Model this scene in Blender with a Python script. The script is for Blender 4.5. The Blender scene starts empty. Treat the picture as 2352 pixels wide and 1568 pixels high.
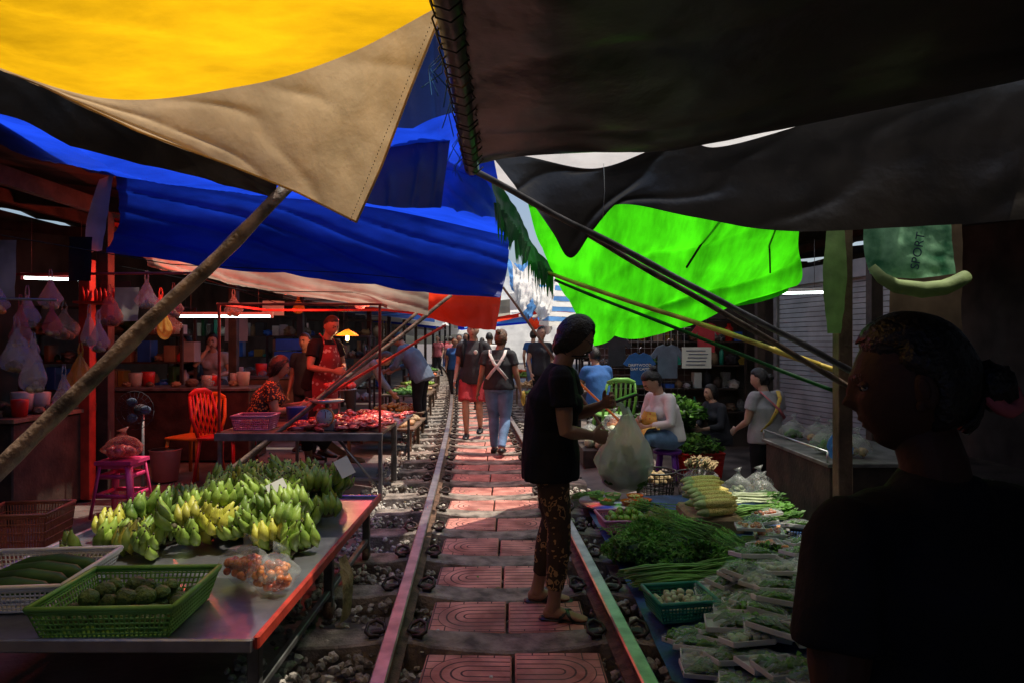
import bpy, math, random
import numpy as np
from mathutils import Vector, Matrix, noise
random.seed(7); rnd=random.random; ru=random.uniform
S=bpy.context.scene
V=Vector
# ------------------------------------------------------------ materials
def nn(nt,t,**k):
    n=nt.nodes.new(t)
    for a,b in k.items(): setattr(n,a,b)
    return n
def c4(c): return (c[0],c[1],c[2],1)
def mat(name,col,rough=.6,metal=0,var=.25,scale=6,bump=.15,bscale=None,col2=None,trans=0,tcol=None,spec=.4,alpha=1,coat=0,detail=5,lo=.35,hi=.65,tlow=.72,stretch=None):
    m=bpy.data.materials.new(name); m.use_nodes=True; nt=m.node_tree; nt.nodes.clear(); L=nt.links.new
    out=nn(nt,'ShaderNodeOutputMaterial'); p=nn(nt,'ShaderNodeBsdfPrincipled')
    tc=nn(nt,'ShaderNodeTexCoord'); no=nn(nt,'ShaderNodeTexNoise'); no.inputs['Scale'].default_value=scale; no.inputs['Detail'].default_value=detail
    L(tc.outputs['Object'],no.inputs['Vector'])
    r=nn(nt,'ShaderNodeValToRGB'); r.color_ramp.elements[0].position=lo; r.color_ramp.elements[1].position=hi
    a=tuple(max(0,x*(1-var)) for x in col); b=tuple(min(1,x*(1+var)) for x in (col2 or col))
    r.color_ramp.elements[0].color=c4(a); r.color_ramp.elements[1].color=c4(b)
    L(no.outputs['Fac'],r.inputs['Fac']); L(r.outputs['Color'],p.inputs['Base Color'])
    p.inputs['Roughness'].default_value=rough; p.inputs['Metallic'].default_value=metal
    p.inputs['Specular IOR Level'].default_value=spec; p.inputs['Coat Weight'].default_value=coat
    if bump:
        n2=nn(nt,'ShaderNodeTexNoise'); n2.inputs['Scale'].default_value=bscale or scale*6; n2.inputs['Detail'].default_value=4
        L(tc.outputs['Object'],n2.inputs['Vector'])
        bp=nn(nt,'ShaderNodeBump'); bp.inputs['Strength'].default_value=bump; bp.inputs['Distance'].default_value=.02
        L(n2.outputs['Fac'],bp.inputs['Height']); L(bp.outputs['Normal'],p.inputs['Normal'])
    sh=p.outputs[0]
    if trans>0:
        t=nn(nt,'ShaderNodeBsdfTranslucent')
        if tcol:
            mp=nn(nt,'ShaderNodeMapping'); mp.inputs['Scale'].default_value=stretch or (1,1,1); mp.inputs['Rotation'].default_value=(0,0,.5)
            n3=nn(nt,'ShaderNodeTexNoise'); n3.inputs['Scale'].default_value=1.6; n3.inputs['Detail'].default_value=8; n3.inputs['Roughness'].default_value=.62
            L(tc.outputs['Object'],mp.inputs[0]); L(mp.outputs[0],n3.inputs['Vector'])
            mx=nn(nt,'ShaderNodeValToRGB'); e=mx.color_ramp.elements; e[0].position=.34; e[1].position=.64
            e[0].color=c4([x*tlow for x in tcol]); e[1].color=c4(tcol)
            L(n3.outputs['Fac'],mx.inputs[0]); L(mx.outputs[0],t.inputs[0])
        else: L(r.outputs['Color'],t.inputs[0])
        if bump: L(bp.outputs['Normal'],t.inputs['Normal'])
        ms=nn(nt,'ShaderNodeMixShader'); ms.inputs[0].default_value=trans; L(sh,ms.inputs[1]); L(t.outputs[0],ms.inputs[2]); sh=ms.outputs[0]
    if alpha<1:
        t=nn(nt,'ShaderNodeBsdfTransparent'); ms=nn(nt,'ShaderNodeMixShader'); ms.inputs[0].default_value=alpha
        L(t.outputs[0],ms.inputs[1]); L(sh,ms.inputs[2]); sh=ms.outputs[0]
    L(sh,out.inputs[0]); return m
def emis(name,col,s):
    m=bpy.data.materials.new(name); m.use_nodes=True; nt=m.node_tree; nt.nodes.clear()
    e=nn(nt,'ShaderNodeEmission'); e.inputs[0].default_value=c4(col); e.inputs[1].default_value=s
    nt.links.new(e.outputs[0],nn(nt,'ShaderNodeOutputMaterial').inputs[0]); return m
def vor_mat(name,c1,c2,scale,thr=.35,rough=.8,feature='F1',c3=None,distort=0):
    m=mat(name,c1,rough,var=.1); nt=m.node_tree; L=nt.links.new
    p=[n for n in nt.nodes if n.type=='BSDF_PRINCIPLED'][0]; tc=[n for n in nt.nodes if n.type=='TEX_COORD'][0]
    v=nn(nt,'ShaderNodeTexVoronoi',feature=feature); v.inputs['Scale'].default_value=scale
    src=tc.outputs['Object']
    if distort:
        no=nn(nt,'ShaderNodeTexNoise'); no.inputs['Scale'].default_value=scale*.8
        L(src,no.inputs['Vector']); mx=nn(nt,'ShaderNodeMix',data_type='RGBA'); mx.inputs[0].default_value=distort
        L(src,mx.inputs[6]); L(no.outputs['Color'],mx.inputs[7]); src=mx.outputs[2]
    L(src,v.inputs['Vector'])
    r=nn(nt,'ShaderNodeValToRGB'); r.color_ramp.interpolation='CONSTANT' if c3 else 'LINEAR'
    e=r.color_ramp.elements; e[0].position=0; e[0].color=c4(c1); e[1].position=thr; e[1].color=c4(c2)
    if not c3: e[0].position=max(0,thr-.05)
    if c3: x=e.new(thr+.18); x.color=c4(c3)
    L(v.outputs['Distance'],r.inputs['Fac']); L(r.outputs['Color'],p.inputs['Base Color']); return m

M={}
M['steel']=mat('steel',(.36,.36,.38),.3,.85,.25,5,.08)
M['steel_dull']=mat('steel_dull',(.17,.16,.155),.5,.6,.4,7,.1)
M['railtop']=mat('rail_top',(.42,.37,.33),.36,.85,.3,9,.05)
M['railrust']=mat('rail_rust',(.13,.07,.045),.75,.2,.5,15,.4)
M['clip']=mat('clip_iron',(.05,.035,.03),.5,.6,.5,20,.3)
M['conc']=mat('sleeper_concrete',(.23,.19,.16),.85,0,.55,9,.6,60,detail=9)
M['concfloor']=mat('floor_concrete',(.12,.095,.085),.6,0,.5,2.2,.3,30)
M['stone']=mat('ballast_stone',(.21,.18,.16),.9,0,.6,4,.5,40,col2=(.40,.36,.31))
M['wood']=mat('old_wood',(.12,.075,.045),.7,0,.5,5,.4,30)
M['wooddark']=mat('dark_wood',(.04,.025,.018),.7,0,.5,6,.3,30)
M['bamboo']=mat('yellow_bamboo',(.45,.33,.06),.5,0,.4,8,.1)
M['pole']=mat('timber_pole',(.13,.085,.06),.55,0,.7,9,.5,40)
M['black']=mat('black_cloth',(.010,.010,.012),.9,0,.3,8,.2,spec=.2)
M['blackpl']=mat('black_plastic',(.012,.012,.012),.4,0,.2,8,.05)
M['white']=mat('white_plastic',(.6,.6,.58),.4,0,.1,8,.03)
M['green_pl']=mat('green_plastic',(.20,.46,.10),.4,0,.15,6,.03,trans=.2)
M['teal_pl']=mat('teal_plastic',(.02,.25,.17),.4,0,.15,6,.03)
M['pink_pl']=mat('pink_plastic',(.62,.05,.16),.35,0,.12,6,.03)
M['red_pl']=mat('red_plastic',(.5,.02,.015),.35,0,.15,6,.03)
M['orange_pl']=mat('orange_plastic',(.75,.2,.02),.35,0,.12,6,.03)
M['crate']=mat('brown_crate_plastic',(.3,.10,.05),.4,0,.12,6,.03)
M['bucket']=mat('pale_pink_plastic',(.65,.3,.28),.4,0,.1,6,.03)
M['purple_pl']=mat('purple_plastic',(.2,.04,.4),.35,0,.1,6,.03)
M['blue_pl']=mat('blue_plastic',(.02,.09,.4),.4,0,.15,6,.03)
M['rose_pl']=mat('rose_plastic',(.5,.2,.3),.4,0,.1,6,.03)
M['redpaint']=mat('red_paint',(.35,.03,.015),.5,0,.35,9,.1)
M['banana']=mat('green_banana',(.09,.18,.025),.45,0,.3,9,.1,col2=(.22,.32,.05))
M['banana2']=mat('yellow_green_banana',(.38,.38,.05),.45,0,.3,9,.1)
M['banana_tip']=mat('banana_stem',(.07,.06,.03),.8)
M['lime']=mat('lime_skin',(.2,.33,.04),.4,0,.3,9,.15)
M['limedark']=mat('kaffir_lime_skin',(.07,.13,.03),.55,0,.5,14,.8,60)
M['leaf']=mat('leaf_green',(.06,.19,.02),.55,0,.5,5,.1,col2=(.12,.30,.04),trans=.3)
M['leaf2']=mat('leaf_pale',(.18,.36,.07),.55,0,.4,5,.1,trans=.3)
M['leafd']=mat('leaf_dark',(.03,.09,.015),.55,0,.5,5,.1,trans=.2)
M['stem']=mat('stem_green',(.13,.3,.05),.5,0,.4,6,.1)
M['corn']=vor_mat('corn_kernels',(.80,.66,.24),(.5,.38,.08),130,.6)
M['husk']=mat('corn_husk',(.5,.58,.25),.6,0,.2,20,.2,trans=.2)
M['tray']=mat('foam_tray',(.65,.66,.63),.5,0,.08,8,.02)
M['film']=mat('cling_film',(.5,.55,.52),.15,0,.1,10,.5,25,alpha=.2,spec=.9)
M['bag']=mat('thin_plastic_bag',(.42,.44,.43),.25,0,.2,6,1,22,trans=.45,alpha=.38,spec=.9)
M['carrier']=mat('carrier_bag_plastic',(.78,.83,.80),.3,0,.12,6,.9,18,trans=.5,alpha=.66,spec=.7)
M['bagblue']=mat('blue_plastic_bag',(.05,.2,.5),.3,0,.1,6,.8,20,trans=.5,alpha=.8)
M['bagyel']=mat('yellow_plastic_bag',(.5,.32,.06),.3,0,.1,6,.8,20,trans=.5,alpha=.7)
M['bagred']=mat('red_plastic_bag',(.40,.13,.11),.3,0,.1,6,.9,20,trans=.5,alpha=.45)
M['meat']=mat('raw_meat',(.45,.03,.03),.25,0,.4,14,.5,30,col2=(.65,.14,.12),spec=.7)
M['onion']=mat('onion_skin',(.45,.28,.14),.5,0,.4,8,.15)
M['potato']=mat('potato_skin',(.4,.3,.17),.7,0,.3,8,.2)
M['mush']=mat('pale_eggplant',(.45,.5,.32),.4,0,.2,9,.1)
M['tomato']=mat('tomato_skin',(.6,.08,.02),.3,0,.3,7,.05,col2=(.65,.25,.04))
M['root']=mat('ginger_root',(.3,.21,.11),.8,0,.3,9,.4)
M['cardb']=mat('cardboard',(.2,.13,.075),.85,0,.25,6,.1)
M['paper']=mat('white_card',(.55,.57,.52),.7,0,.06,6,.02)
M['ink']=mat('ink',(.03,.05,.12),.6,0,.1)
M['plasticjar']=mat('jar_plastic',(.35,.3,.26),.3,0,.5,3,.02)
M['wallL']=mat('stained_wall',(.07,.058,.05),.85,0,.5,1.5,.2)
M['rooftin']=mat('rusty_tin',(.06,.042,.03),.7,.3,.5,2,.2)
M['shutter']=mat('grey_shutter',(.26,.27,.29),.5,.3,.25,3,.05)
M['water']=mat('blue_mat',(.015,.05,.16),.5,0,.4,8,.2)
M['t_yellow']=mat('yellow_tarpaulin',(.5,.3,.02),.55,0,.25,1.3,.5,6,trans=.66,tcol=(.90,.49,.006),spec=.3,tlow=.50,stretch=(.6,1.8,1))
M['t_beige']=mat('beige_tarpaulin',(.52,.39,.24),.55,0,.30,3.5,.5,9,trans=.42,tcol=(.86,.60,.33),spec=.3,detail=12,tlow=.6,stretch=(1.5,1.5,1.5))
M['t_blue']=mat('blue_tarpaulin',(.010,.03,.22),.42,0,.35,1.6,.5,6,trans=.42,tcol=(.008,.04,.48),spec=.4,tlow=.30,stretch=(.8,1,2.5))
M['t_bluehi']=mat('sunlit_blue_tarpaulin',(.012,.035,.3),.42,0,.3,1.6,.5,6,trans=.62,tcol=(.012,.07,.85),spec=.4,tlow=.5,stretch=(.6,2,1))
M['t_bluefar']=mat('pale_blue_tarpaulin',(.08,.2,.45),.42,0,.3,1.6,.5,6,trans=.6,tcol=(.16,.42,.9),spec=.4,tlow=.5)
M['t_navy']=mat('navy_tarpaulin',(.01,.022,.10),.4,0,.4,2,.5,7,trans=.25,tcol=(.02,.08,.4),spec=.4,tlow=.5)
M['t_green']=mat('green_tarpaulin',(.02,.28,.01),.42,0,.35,1.5,.5,5,trans=.66,tcol=(.07,.86,.006),spec=.5,tlow=.34,stretch=(3.2,.5,1))
M['t_dgreen']=mat('dark_green_tarpaulin',(.01,.06,.02),.5,0,.5,4,.5,10,trans=.35,tcol=(.02,.25,.03))
M['t_black']=mat('black_tarpaulin',(.040,.031,.023),.34,0,.4,2.5,.5,6,spec=.6)
M['t_grey']=mat('cream_tarpaulin',(.46,.43,.35),.5,0,.35,2,.5,7,trans=.4)
M['t_white']=mat('white_tarpaulin',(.8,.8,.78),.5,0,.1,2,.4,7,trans=.6)
M['t_red']=mat('red_tarpaulin',(.4,.04,.02),.5,0,.3,2,.5,7,trans=.6,tcol=(.85,.06,.02))
M['skin']=mat('skin',(.32,.17,.105),.5,0,.12,9,.12,60,spec=.35)
M['skin_shaded']=mat('skin_silhouette',(.055,.026,.017),.6,0,.12,9,.12,60,spec=.2)  # near-black copy of skin, the onlooker's silhouette shade put into its colour
M['skin_p']=mat('skin_pale',(.42,.25,.17),.5,0,.12,9,.12,60,spec=.35)
M['lip']=mat('lips',(.26,.08,.07),.45,0,.1)
M['hair']=mat('black_hair',(.010,.008,.007),.42,0,.5,30,.5,90,spec=.45)
M['hairb']=mat('brown_hair',(.10,.045,.02),.45,0,.5,30,.6,90,spec=.5)
M['eyew']=mat('eye_white',(.3,.28,.26),.4,bump=0)
M['leopard']=vor_mat('leopard_print_cloth',(.03,.018,.01),(.42,.24,.10),22,.22,c3=(.05,.028,.015),distort=.12)
M['orangeprint']=vor_mat('orange_print_cloth',(.62,.22,.05),(.03,.02,.02),42,.4)
M['yellowprint']=vor_mat('yellow_floral_cloth',(.5,.12,.05),(.60,.40,.07),24,.25)
M['redprint']=vor_mat('red_floral_cloth',(.5,.3,.25),(.25,.02,.02),20,.35)
M['denim']=mat('denim',(.13,.22,.38),.85,0,.35,5,.3,70)
M['greycloth']=mat('grey_cloth',(.30,.29,.30),.85,0,.1,8,.2,60)
M['whitecloth']=mat('white_cloth',(.66,.63,.61),.85,0,.08,8,.2,60)
M['bluecloth']=mat('blue_cloth',(.02,.09,.28),.85,0,.15,8,.2,60)
M['blgrey']=mat('bluegrey_cloth',(.10,.13,.18),.85,0,.15,8,.2,60)
M['redcloth']=mat('red_cloth',(.35,.03,.04),.85,0,.15,8,.2,60)
M['darkcloth']=mat('charcoal_cloth',(.022,.022,.027),.85,0,.2,8,.2,60)
M['pinkcloth']=mat('pink_cloth',(.5,.12,.14),.8,0,.2,8,.2,60)
M['tube_on']=emis('fluorescent_glow',(.85,1,.93),9)
M['bulb_on']=emis('bulb_glow',(1,.62,.18),14)
M['redfill']=emis('red_fill_glow',(1,.08,.03),6)  # glow for the added red lamps
M['lampshade']=mat('orange_lampshade',(.7,.25,.03),.4,0,.1,trans=.5)

def tile_mat():
    m=mat('pink_paving',(.52,.17,.13),.7,0,.35,5,.3,60,col2=(.58,.25,.20)); nt=m.node_tree; L=nt.links.new
    p=[n for n in nt.nodes if n.type=='BSDF_PRINCIPLED'][0]; ramp=[n for n in nt.nodes if n.type=='VALTORGB'][0]
    uv=nn(nt,'ShaderNodeUVMap'); sp=nn(nt,'ShaderNodeSeparateXYZ'); L(uv.outputs[0],sp.inputs[0])
    def ma(op,a,b=None):
        n=nn(nt,'ShaderNodeMath',operation=op)
        for i,x in enumerate((a,b)):
            if x is None: continue
            if isinstance(x,(int,float)): n.inputs[i].default_value=x
            else: L(x,n.inputs[i])
        return n.outputs[0]
    u=sp.outputs[0]; v=sp.outputs[1]
    du=ma('MINIMUM',ma('SUBTRACT',u,.52),0.0); dv=ma('SUBTRACT',v,.5)
    d=ma('SQRT',ma('ADD',ma('MULTIPLY',du,du),ma('MULTIPLY',dv,dv)))
    ring=ma('LESS_THAN',ma('FRACT',ma('ADD',ma('MULTIPLY',d,8.3),.45)),.2)
    ins=ma('LESS_THAN',d,.44)
    gl=ma('LESS_THAN',ma('FRACT',ma('MULTIPLY',v,5)),.1)
    gu=ma('LESS_THAN',ma('FRACT',ma('MULTIPLY',u,5)),.08)
    outm=ma('MULTIPLY',ma('MAXIMUM',gl,gu),ma('SUBTRACT',1,ins))
    g=ma('MAXIMUM',ma('MULTIPLY',ring,ins),outm)
    mx=nn(nt,'ShaderNodeMix',data_type='RGBA'); L(g,mx.inputs[0]); L(ramp.outputs[0],mx.inputs[6]); mx.inputs[7].default_value=(.07,.028,.025,1)
    no=nn(nt,'ShaderNodeTexNoise'); no.inputs['Scale'].default_value=2.7; no.inputs['Detail'].default_value=8
    tc=[n for n in nt.nodes if n.type=='TEX_COORD'][0]; L(tc.outputs['Object'],no.inputs['Vector'])
    r2=nn(nt,'ShaderNodeValToRGB'); r2.color_ramp.elements[0].position=.48; r2.color_ramp.elements[1].position=.75; L(no.outputs[0],r2.inputs[0])
    m2=nn(nt,'ShaderNodeMix',data_type='RGBA'); L(ma('MULTIPLY',r2.outputs[0],.6),m2.inputs[0]); L(mx.outputs[2],m2.inputs[6]); m2.inputs[7].default_value=(.20,.14,.12,1)
    L(m2.outputs[2],p.inputs['Base Color'])
    bp=[n for n in nt.nodes if n.type=='BUMP'][0]; b2=nn(nt,'ShaderNodeBump'); b2.inputs['Distance'].default_value=.006; b2.inputs['Strength'].default_value=.8
    L(ma('SUBTRACT',1,g),b2.inputs['Height']); L(bp.outputs[0],b2.inputs['Normal']); L(b2.outputs[0],p.inputs['Normal'])
    return m
M['tile']=tile_mat()

# ------------------------------------------------------------ mesh builder
import bmesh
_ico={}
def ico(sub):
    if sub not in _ico:
        b=bmesh.new(); bmesh.ops.create_icosphere(b,subdivisions=sub,radius=1)
        b.verts.ensure_lookup_table()
        _ico[sub]=([tuple(v.co) for v in b.verts],[tuple(v.index for v in f.verts) for f in b.faces]); b.free()
    return _ico[sub]
class MB:
    def __init__(s): s.v=[];s.f=[];s.m=[];s.mats=[];s.sm=[]
    def mi(s,mt):
        if mt not in s.mats: s.mats.append(mt)
        return s.mats.index(mt)
    def add(s,vs,fs,mt,smooth=True,T=None):
        o=len(s.v)
        if T is not None: vs=[tuple(T@V(p)) for p in vs]
        s.v.extend(tuple(p) for p in vs)
        i=s.mi(mt)
        for f in fs: s.f.append(tuple(a+o for a in f)); s.m.append(i); s.sm.append(smooth)
    def box(s,c,d,mt,T=None,bev=.004,rz=0,tilt=None):
        bm=bmesh.new(); bmesh.ops.create_cube(bm,size=1)
        for v in bm.verts: v.co=V((v.co.x*d[0],v.co.y*d[1],v.co.z*d[2]))
        if bev and min(d)>bev*2.5: bmesh.ops.bevel(bm,geom=bm.edges[:],offset=bev,segments=1,affect='EDGES')
        bm.verts.ensure_lookup_table()
        R=Matrix.Translation(c)@Matrix.Rotation(rz,4,'Z')
        if tilt: R=R@Matrix.Rotation(tilt[1],4,tilt[0])
        vs=[tuple(R@v.co) for v in bm.verts]; fs=[tuple(v.index for v in f.verts) for f in bm.faces]; bm.free()
        s.add(vs,fs,mt,False,T)
    def tube(s,pts,rad,mt,seg=8,side=None,T=None,smooth=True,caps=True):
        pts=[V(p) for p in pts]; n=len(pts)
        if isinstance(rad,(int,float)): rad=[rad]*n
        vs=[];fs=[]; prev=None
        for i in range(n):
            t=(pts[min(i+1,n-1)]-pts[max(i-1,0)])
            if t.length<1e-7: t=V((0,0,1))
            t.normalize()
            if side is not None:
                sd=V(side[i] if isinstance(side,list) else side)
            else:
                sd=prev if prev is not None else (V((1,0,0)) if abs(t.x)<.8 else V((0,1,0)))
            a=sd-t*sd.dot(t)
            if a.length<1e-5: a=V((0,1,0))-t*t.y
            a.normalize(); b=t.cross(a); prev=a
            r=rad[i]; ra,rb=(r,r) if isinstance(r,(int,float)) else r
            for k in range(seg):
                w=2*math.pi*k/seg; vs.append(tuple(pts[i]+a*(ra*math.cos(w))+b*(rb*math.sin(w))))
        for i in range(n-1):
            for k in range(seg):
                k2=(k+1)%seg; fs.append((i*seg+k,i*seg+k2,(i+1)*seg+k2,(i+1)*seg+k))
        if caps: fs.append(tuple(range(seg))[::-1]); fs.append(tuple((n-1)*seg+k for k in range(seg)))
        s.add(vs,fs,mt,smooth,T)
    def ell(s,c,r,mt,sub=2,T=None,amp=0,fr=3,R=None,smooth=True):
        vs,fs=ico(sub); o=V((ru(0,50),ru(0,50),ru(0,50))); out=[]
        if isinstance(r,(int,float)): r=(r,r,r)
        for p in vs:
            k=1+(amp*noise.noise(V(p)*fr+o) if amp else 0)
            q=V((p[0]*r[0]*k,p[1]*r[1]*k,p[2]*r[2]*k))
            if R is not None: q=R@q
            out.append(tuple(q+V(c)))
        s.add(out,fs,mt,smooth,T)
    def sheet(s,rows,mt,nu=30,nv=30,amp=.02,fr=2,T=None,fn=None,fold=None,pin=(0,0)):
        P=np.array(rows,float); 
        def cr(A,n):
            k=len(A); 
            if k==2:
                t=np.linspace(0,1,n).reshape((-1,)+(1,)*(A.ndim-1)); return A[0]*(1-t)+A[1]*t
            B=np.concatenate([[2*A[0]-A[1]],A,[2*A[-1]-A[-2]]]); out=[]
            for x in np.linspace(0,k-1,n):
                i=min(int(x),k-2); t=x-i; p0,p1,p2,p3=B[i],B[i+1],B[i+2],B[i+3]
                out.append(.5*((2*p1)+(-p0+p2)*t+(2*p0-5*p1+4*p2-p3)*t*t+(-p0+3*p1-3*p2+p3)*t**3))
            return np.array(out)
        G=cr(P,nv); G=np.swapaxes(cr(np.swapaxes(G,0,1),nu),0,1)
        N=np.cross(np.gradient(G,axis=1),np.gradient(G,axis=0)); N/=np.linalg.norm(N,axis=2,keepdims=True)+1e-9
        o=V((ru(0,50),ru(0,50),ru(0,50)))
        vs=[]
        for j in range(nv):
            for i in range(nu):
                p=V(G[j,i]); u=i/(nu-1); v=j/(nv-1)
                k=noise.noise(p*fr+o)+.5*(1-abs(noise.noise(p*fr*1.7+o*1.3))*3)*.6+.25*noise.noise(p*fr*4+o)
                dsp=amp*k
                if fold:
                    a,fq,ax,ph=fold; x=u*math.cos(ax)+v*math.sin(ax)+.12*noise.noise(V((u*2,v*2,o.x)))
                    w=1-abs(math.sin(math.pi*fq*x+ph)); dsp+=a*(w*w-.3)*(.45+.9*abs(noise.noise(V((u*3+o.y,v*1.5,0)))))
                if pin[0]: dsp*=min(1,v*5)
                if pin[1]: dsp*=min(1,(1-v)*5)
                q=p+V(N[j,i])*dsp
                if fn: q=fn(q,u,v)
                vs.append(tuple(q))
        fs=[(j*nu+i,j*nu+i+1,(j+1)*nu+i+1,(j+1)*nu+i) for j in range(nv-1) for i in range(nu-1)]
        s.add(vs,fs,mt,True,T); return G
    def obj(s,name,parent=None,T=None):
        me=bpy.data.meshes.new(name); me.from_pydata(s.v,[],s.f)
        for x in s.mats: me.materials.append(x)
        me.polygons.foreach_set('material_index',s.m); me.polygons.foreach_set('use_smooth',s.sm); me.update()
        o=bpy.data.objects.new(name,me); S.collection.objects.link(o)
        if T is not None: o.matrix_world=T
        if parent: o.parent=parent
        return o
def empty(name,T=None):
    o=bpy.data.objects.new(name,None); S.collection.objects.link(o)
    if T is not None: o.matrix_world=T
    return o
def text(name,body,size,mt,T,parent=None):
    c=bpy.data.curves.new(name,'FONT'); c.body=body; c.size=size; c.align_x='CENTER'; c.align_y='CENTER'; c.extrude=.0005
    t=bpy.data.objects.new(name,c); S.collection.objects.link(t)
    bpy.context.view_layer.update()
    me=bpy.data.meshes.new_from_object(t); bpy.data.objects.remove(t)
    o=bpy.data.objects.new(name,me); S.collection.objects.link(o); me.materials.clear(); me.materials.append(mt); 
    if parent: o.parent=parent; o.matrix_parent_inverse=Matrix()
    o.matrix_local=T; return o
def sst(a,b,x):
    t=min(1,max(0,(x-a)/(b-a))); return t*t*(3-2*t)
def cx(y):
    t=max(y-2.8,-4); 
    return -.05*t-.0013*t*abs(t)
def gz(x,y): return -.02-.3*sst(1.35,2.1,x)*sst(3.5,5,y)*(1-sst(14,18,y))

# ------------------------------------------------------------ ground
g=MB()
xs=sorted(set([-300,-120,-50,-25,-12,12,25,50,120,300]+[round(-8+.4*i,2) for i in range(41)]))
ys=sorted(set([-200,-60,-20,60,90,150,400]+[round(-8+.5*i,2) for i in range(118)]))
vs=[(x,y,gz(x,y)-.06*(1 if abs(x-cx(y))<1.15 else 0)) for y in ys for x in xs]
nx=len(xs)
g.add(vs,[(j*nx+i,j*nx+i+1,(j+1)*nx+i+1,(j+1)*nx+i) for j in range(len(ys)-1) for i in range(nx-1)],M['concfloor'])
g.obj('ground')
g=MB(); iv,ifc=ico(1)
for k in range(13000):
    y=1.2+ (rnd()**1.6)*24; x=ru(-1.25,1.0)
    if y>9 and rnd()<.35: continue
    r=ru(.014,.032); z=ru(-.07,-.02)+ (.03 if abs(x)>.62 else 0)
    if abs(x)<.42: z-=.035
    R=Matrix.Rotation(ru(0,6),3,'Z')@Matrix.Rotation(ru(0,6),3,'X')
    o=(x+cx(y),y,z)
    vs=[]
    for p in iv:
        q=R@V((p[0]*r*ru(.7,1.25),p[1]*r*ru(.6,1.1),p[2]*r*ru(.5,.95))); vs.append((q.x+o[0],q.y+o[1],q.z+o[2]))
    g.add(vs,ifc,M['stone'],False)
g.obj('gravel_ballast')
g=MB(); tl=MB(); uvs=[]
NS=70; y0=.85; sp=.61
prof=[(-.98,.015),(-.75,.02),(-.62,.035),(-.45,.035),(-.36,.02),(-.2,.004),(0,-.004),(.2,.004),(.36,.02),(.45,.035),(.62,.035),(.75,.02),(.98,.015)]
for k in range(NS):
    y=y0+k*sp; c=cx(y); n=len(prof); vs=[]; jj=ru(-.01,.01)
    for (x,z) in prof:
        for (dy,dz) in ((-.115,-.14),(-.1,0),(-.088,.008),(.088,.008),(.1,0),(.115,-.14)):
            vs.append((c+x,y+dy*(1+.12*math.cos(x*6.5))+jj+.006*noise.noise(V((x*6,y,dy*20))),z+dz+.006*noise.noise(V((x*7,y*3,dy*9)))))
    fs=[(i*6+a,i*6+a+1,(i+1)*6+a+1,(i+1)*6+a) for i in range(n-1) for a in range(5)]
    fs+=[(0,1,2,3,4,5),tuple((n-1)*6+a for a in range(5,-1,-1))]
    g.add(vs,fs,M['conc'],False)
    if k<60:
        for sx in (-1,1):
            x0=c+sx*.205; tz=-.004+ru(-.006,.008); hw=.197; yc=y+sp/2; hd=.192; ta=ru(-.012,.012); tb=ru(-.015,.015)
            q=[(-hw,-hd),(hw,-hd),(hw,hd),(-hw,hd)]; top=[(x0+a,yc+b,tz+ta*a*2+tb*b*2) for a,b in q]
            inn=[(x0+a*.965,yc+b*.965,tz+.006+ta*a*2+tb*b*2) for a,b in q]; bot=[(x0+a,yc+b,-.07) for a,b in q]
            tl.add(bot+top+inn,[(0,1,5,4),(1,2,6,5),(2,3,7,6),(3,0,4,7),(4,5,9,8),(5,6,10,9),(6,7,11,10),(7,4,8,11),(8,9,10,11)],M['tile'],False)
            uu=[(0 if (a<0)==(sx<0) else 1, 0 if b<0 else 1) for a,b in q]
            uvs+=[[(.05,.05)]*4]*8+[uu]
g.obj('concrete_sleepers')
to=tl.obj('paving_tiles'); ul=to.data.uv_layers.new(name='UVMap'); i=0
for fu in uvs:
    for q in fu: ul.data[i].uv=q; i+=1
for sx in (-1,1):
    g=MB(); pr=[(-.06,.035),(-.06,.045),(-.012,.06),(-.012,.1),(-.034,.105),(-.034,.127),(-.027,.134),(.027,.134),(.034,.127),(.034,.105),(.012,.1),(.012,.06),(.06,.045),(.06,.035)]
    Y=[.3+.35*i for i in range(130)]; n=len(pr)
    vs=[(cx(y)+sx*.53+a,y,b) for y in Y for a,b in pr]
    for a in range(n-1):
        g_f=[(i*n+a,(i)*n+a+1,(i+1)*n+a+1,(i+1)*n+a) for i in range(len(Y)-1)]
        if a==0: g.add(vs,g_f,M['railrust'],False)
        else:
            mi=g.mi(M['railtop'] if a in (5,6,7) else M['railrust'])
            for f in g_f: g.f.append(f); g.m.append(mi); g.sm.append(False)
    g.obj('railway_rail')
g=MB()
for k in range(34):
    y=y0+k*sp
    for sx in (-1,1):
        for sd in (-1,1):
            bx=cx(y)+sx*.53+sd*.085; T=Matrix.Translation((bx,y,.055))@Matrix.Rotation(ru(-.12,.12),4,'Z')
            pts=[(sd*.0,-.055,.0),(sd*.035,-.06,.005),(sd*.06,-.03,.012),(sd*.055,.02,.03),(sd*.02,.05,.035),(-sd*.02,.035,.02),(-sd*.03,0,.004),(-sd*.01,-.02,.004),(sd*.03,-.01,-.01)]
            g.tube(pts,.0095,M['clip'],6,T=T)
            g.box((sd*.02,0,-.012),(.05,.09,.02),M['clip'],T=T,bev=.003)
g.obj('rail_clips')
g=MB()
for k in range(160):
    y=ru(2.6,12); x=cx(y)+ru(-1.1,.6); 
    g.ell((x,y,.0),(.012,.018,.003),random.choice([M['leaf2'],M['paper'],M['root']]),1,amp=.5)
g.obj('ground_litter')

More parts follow.
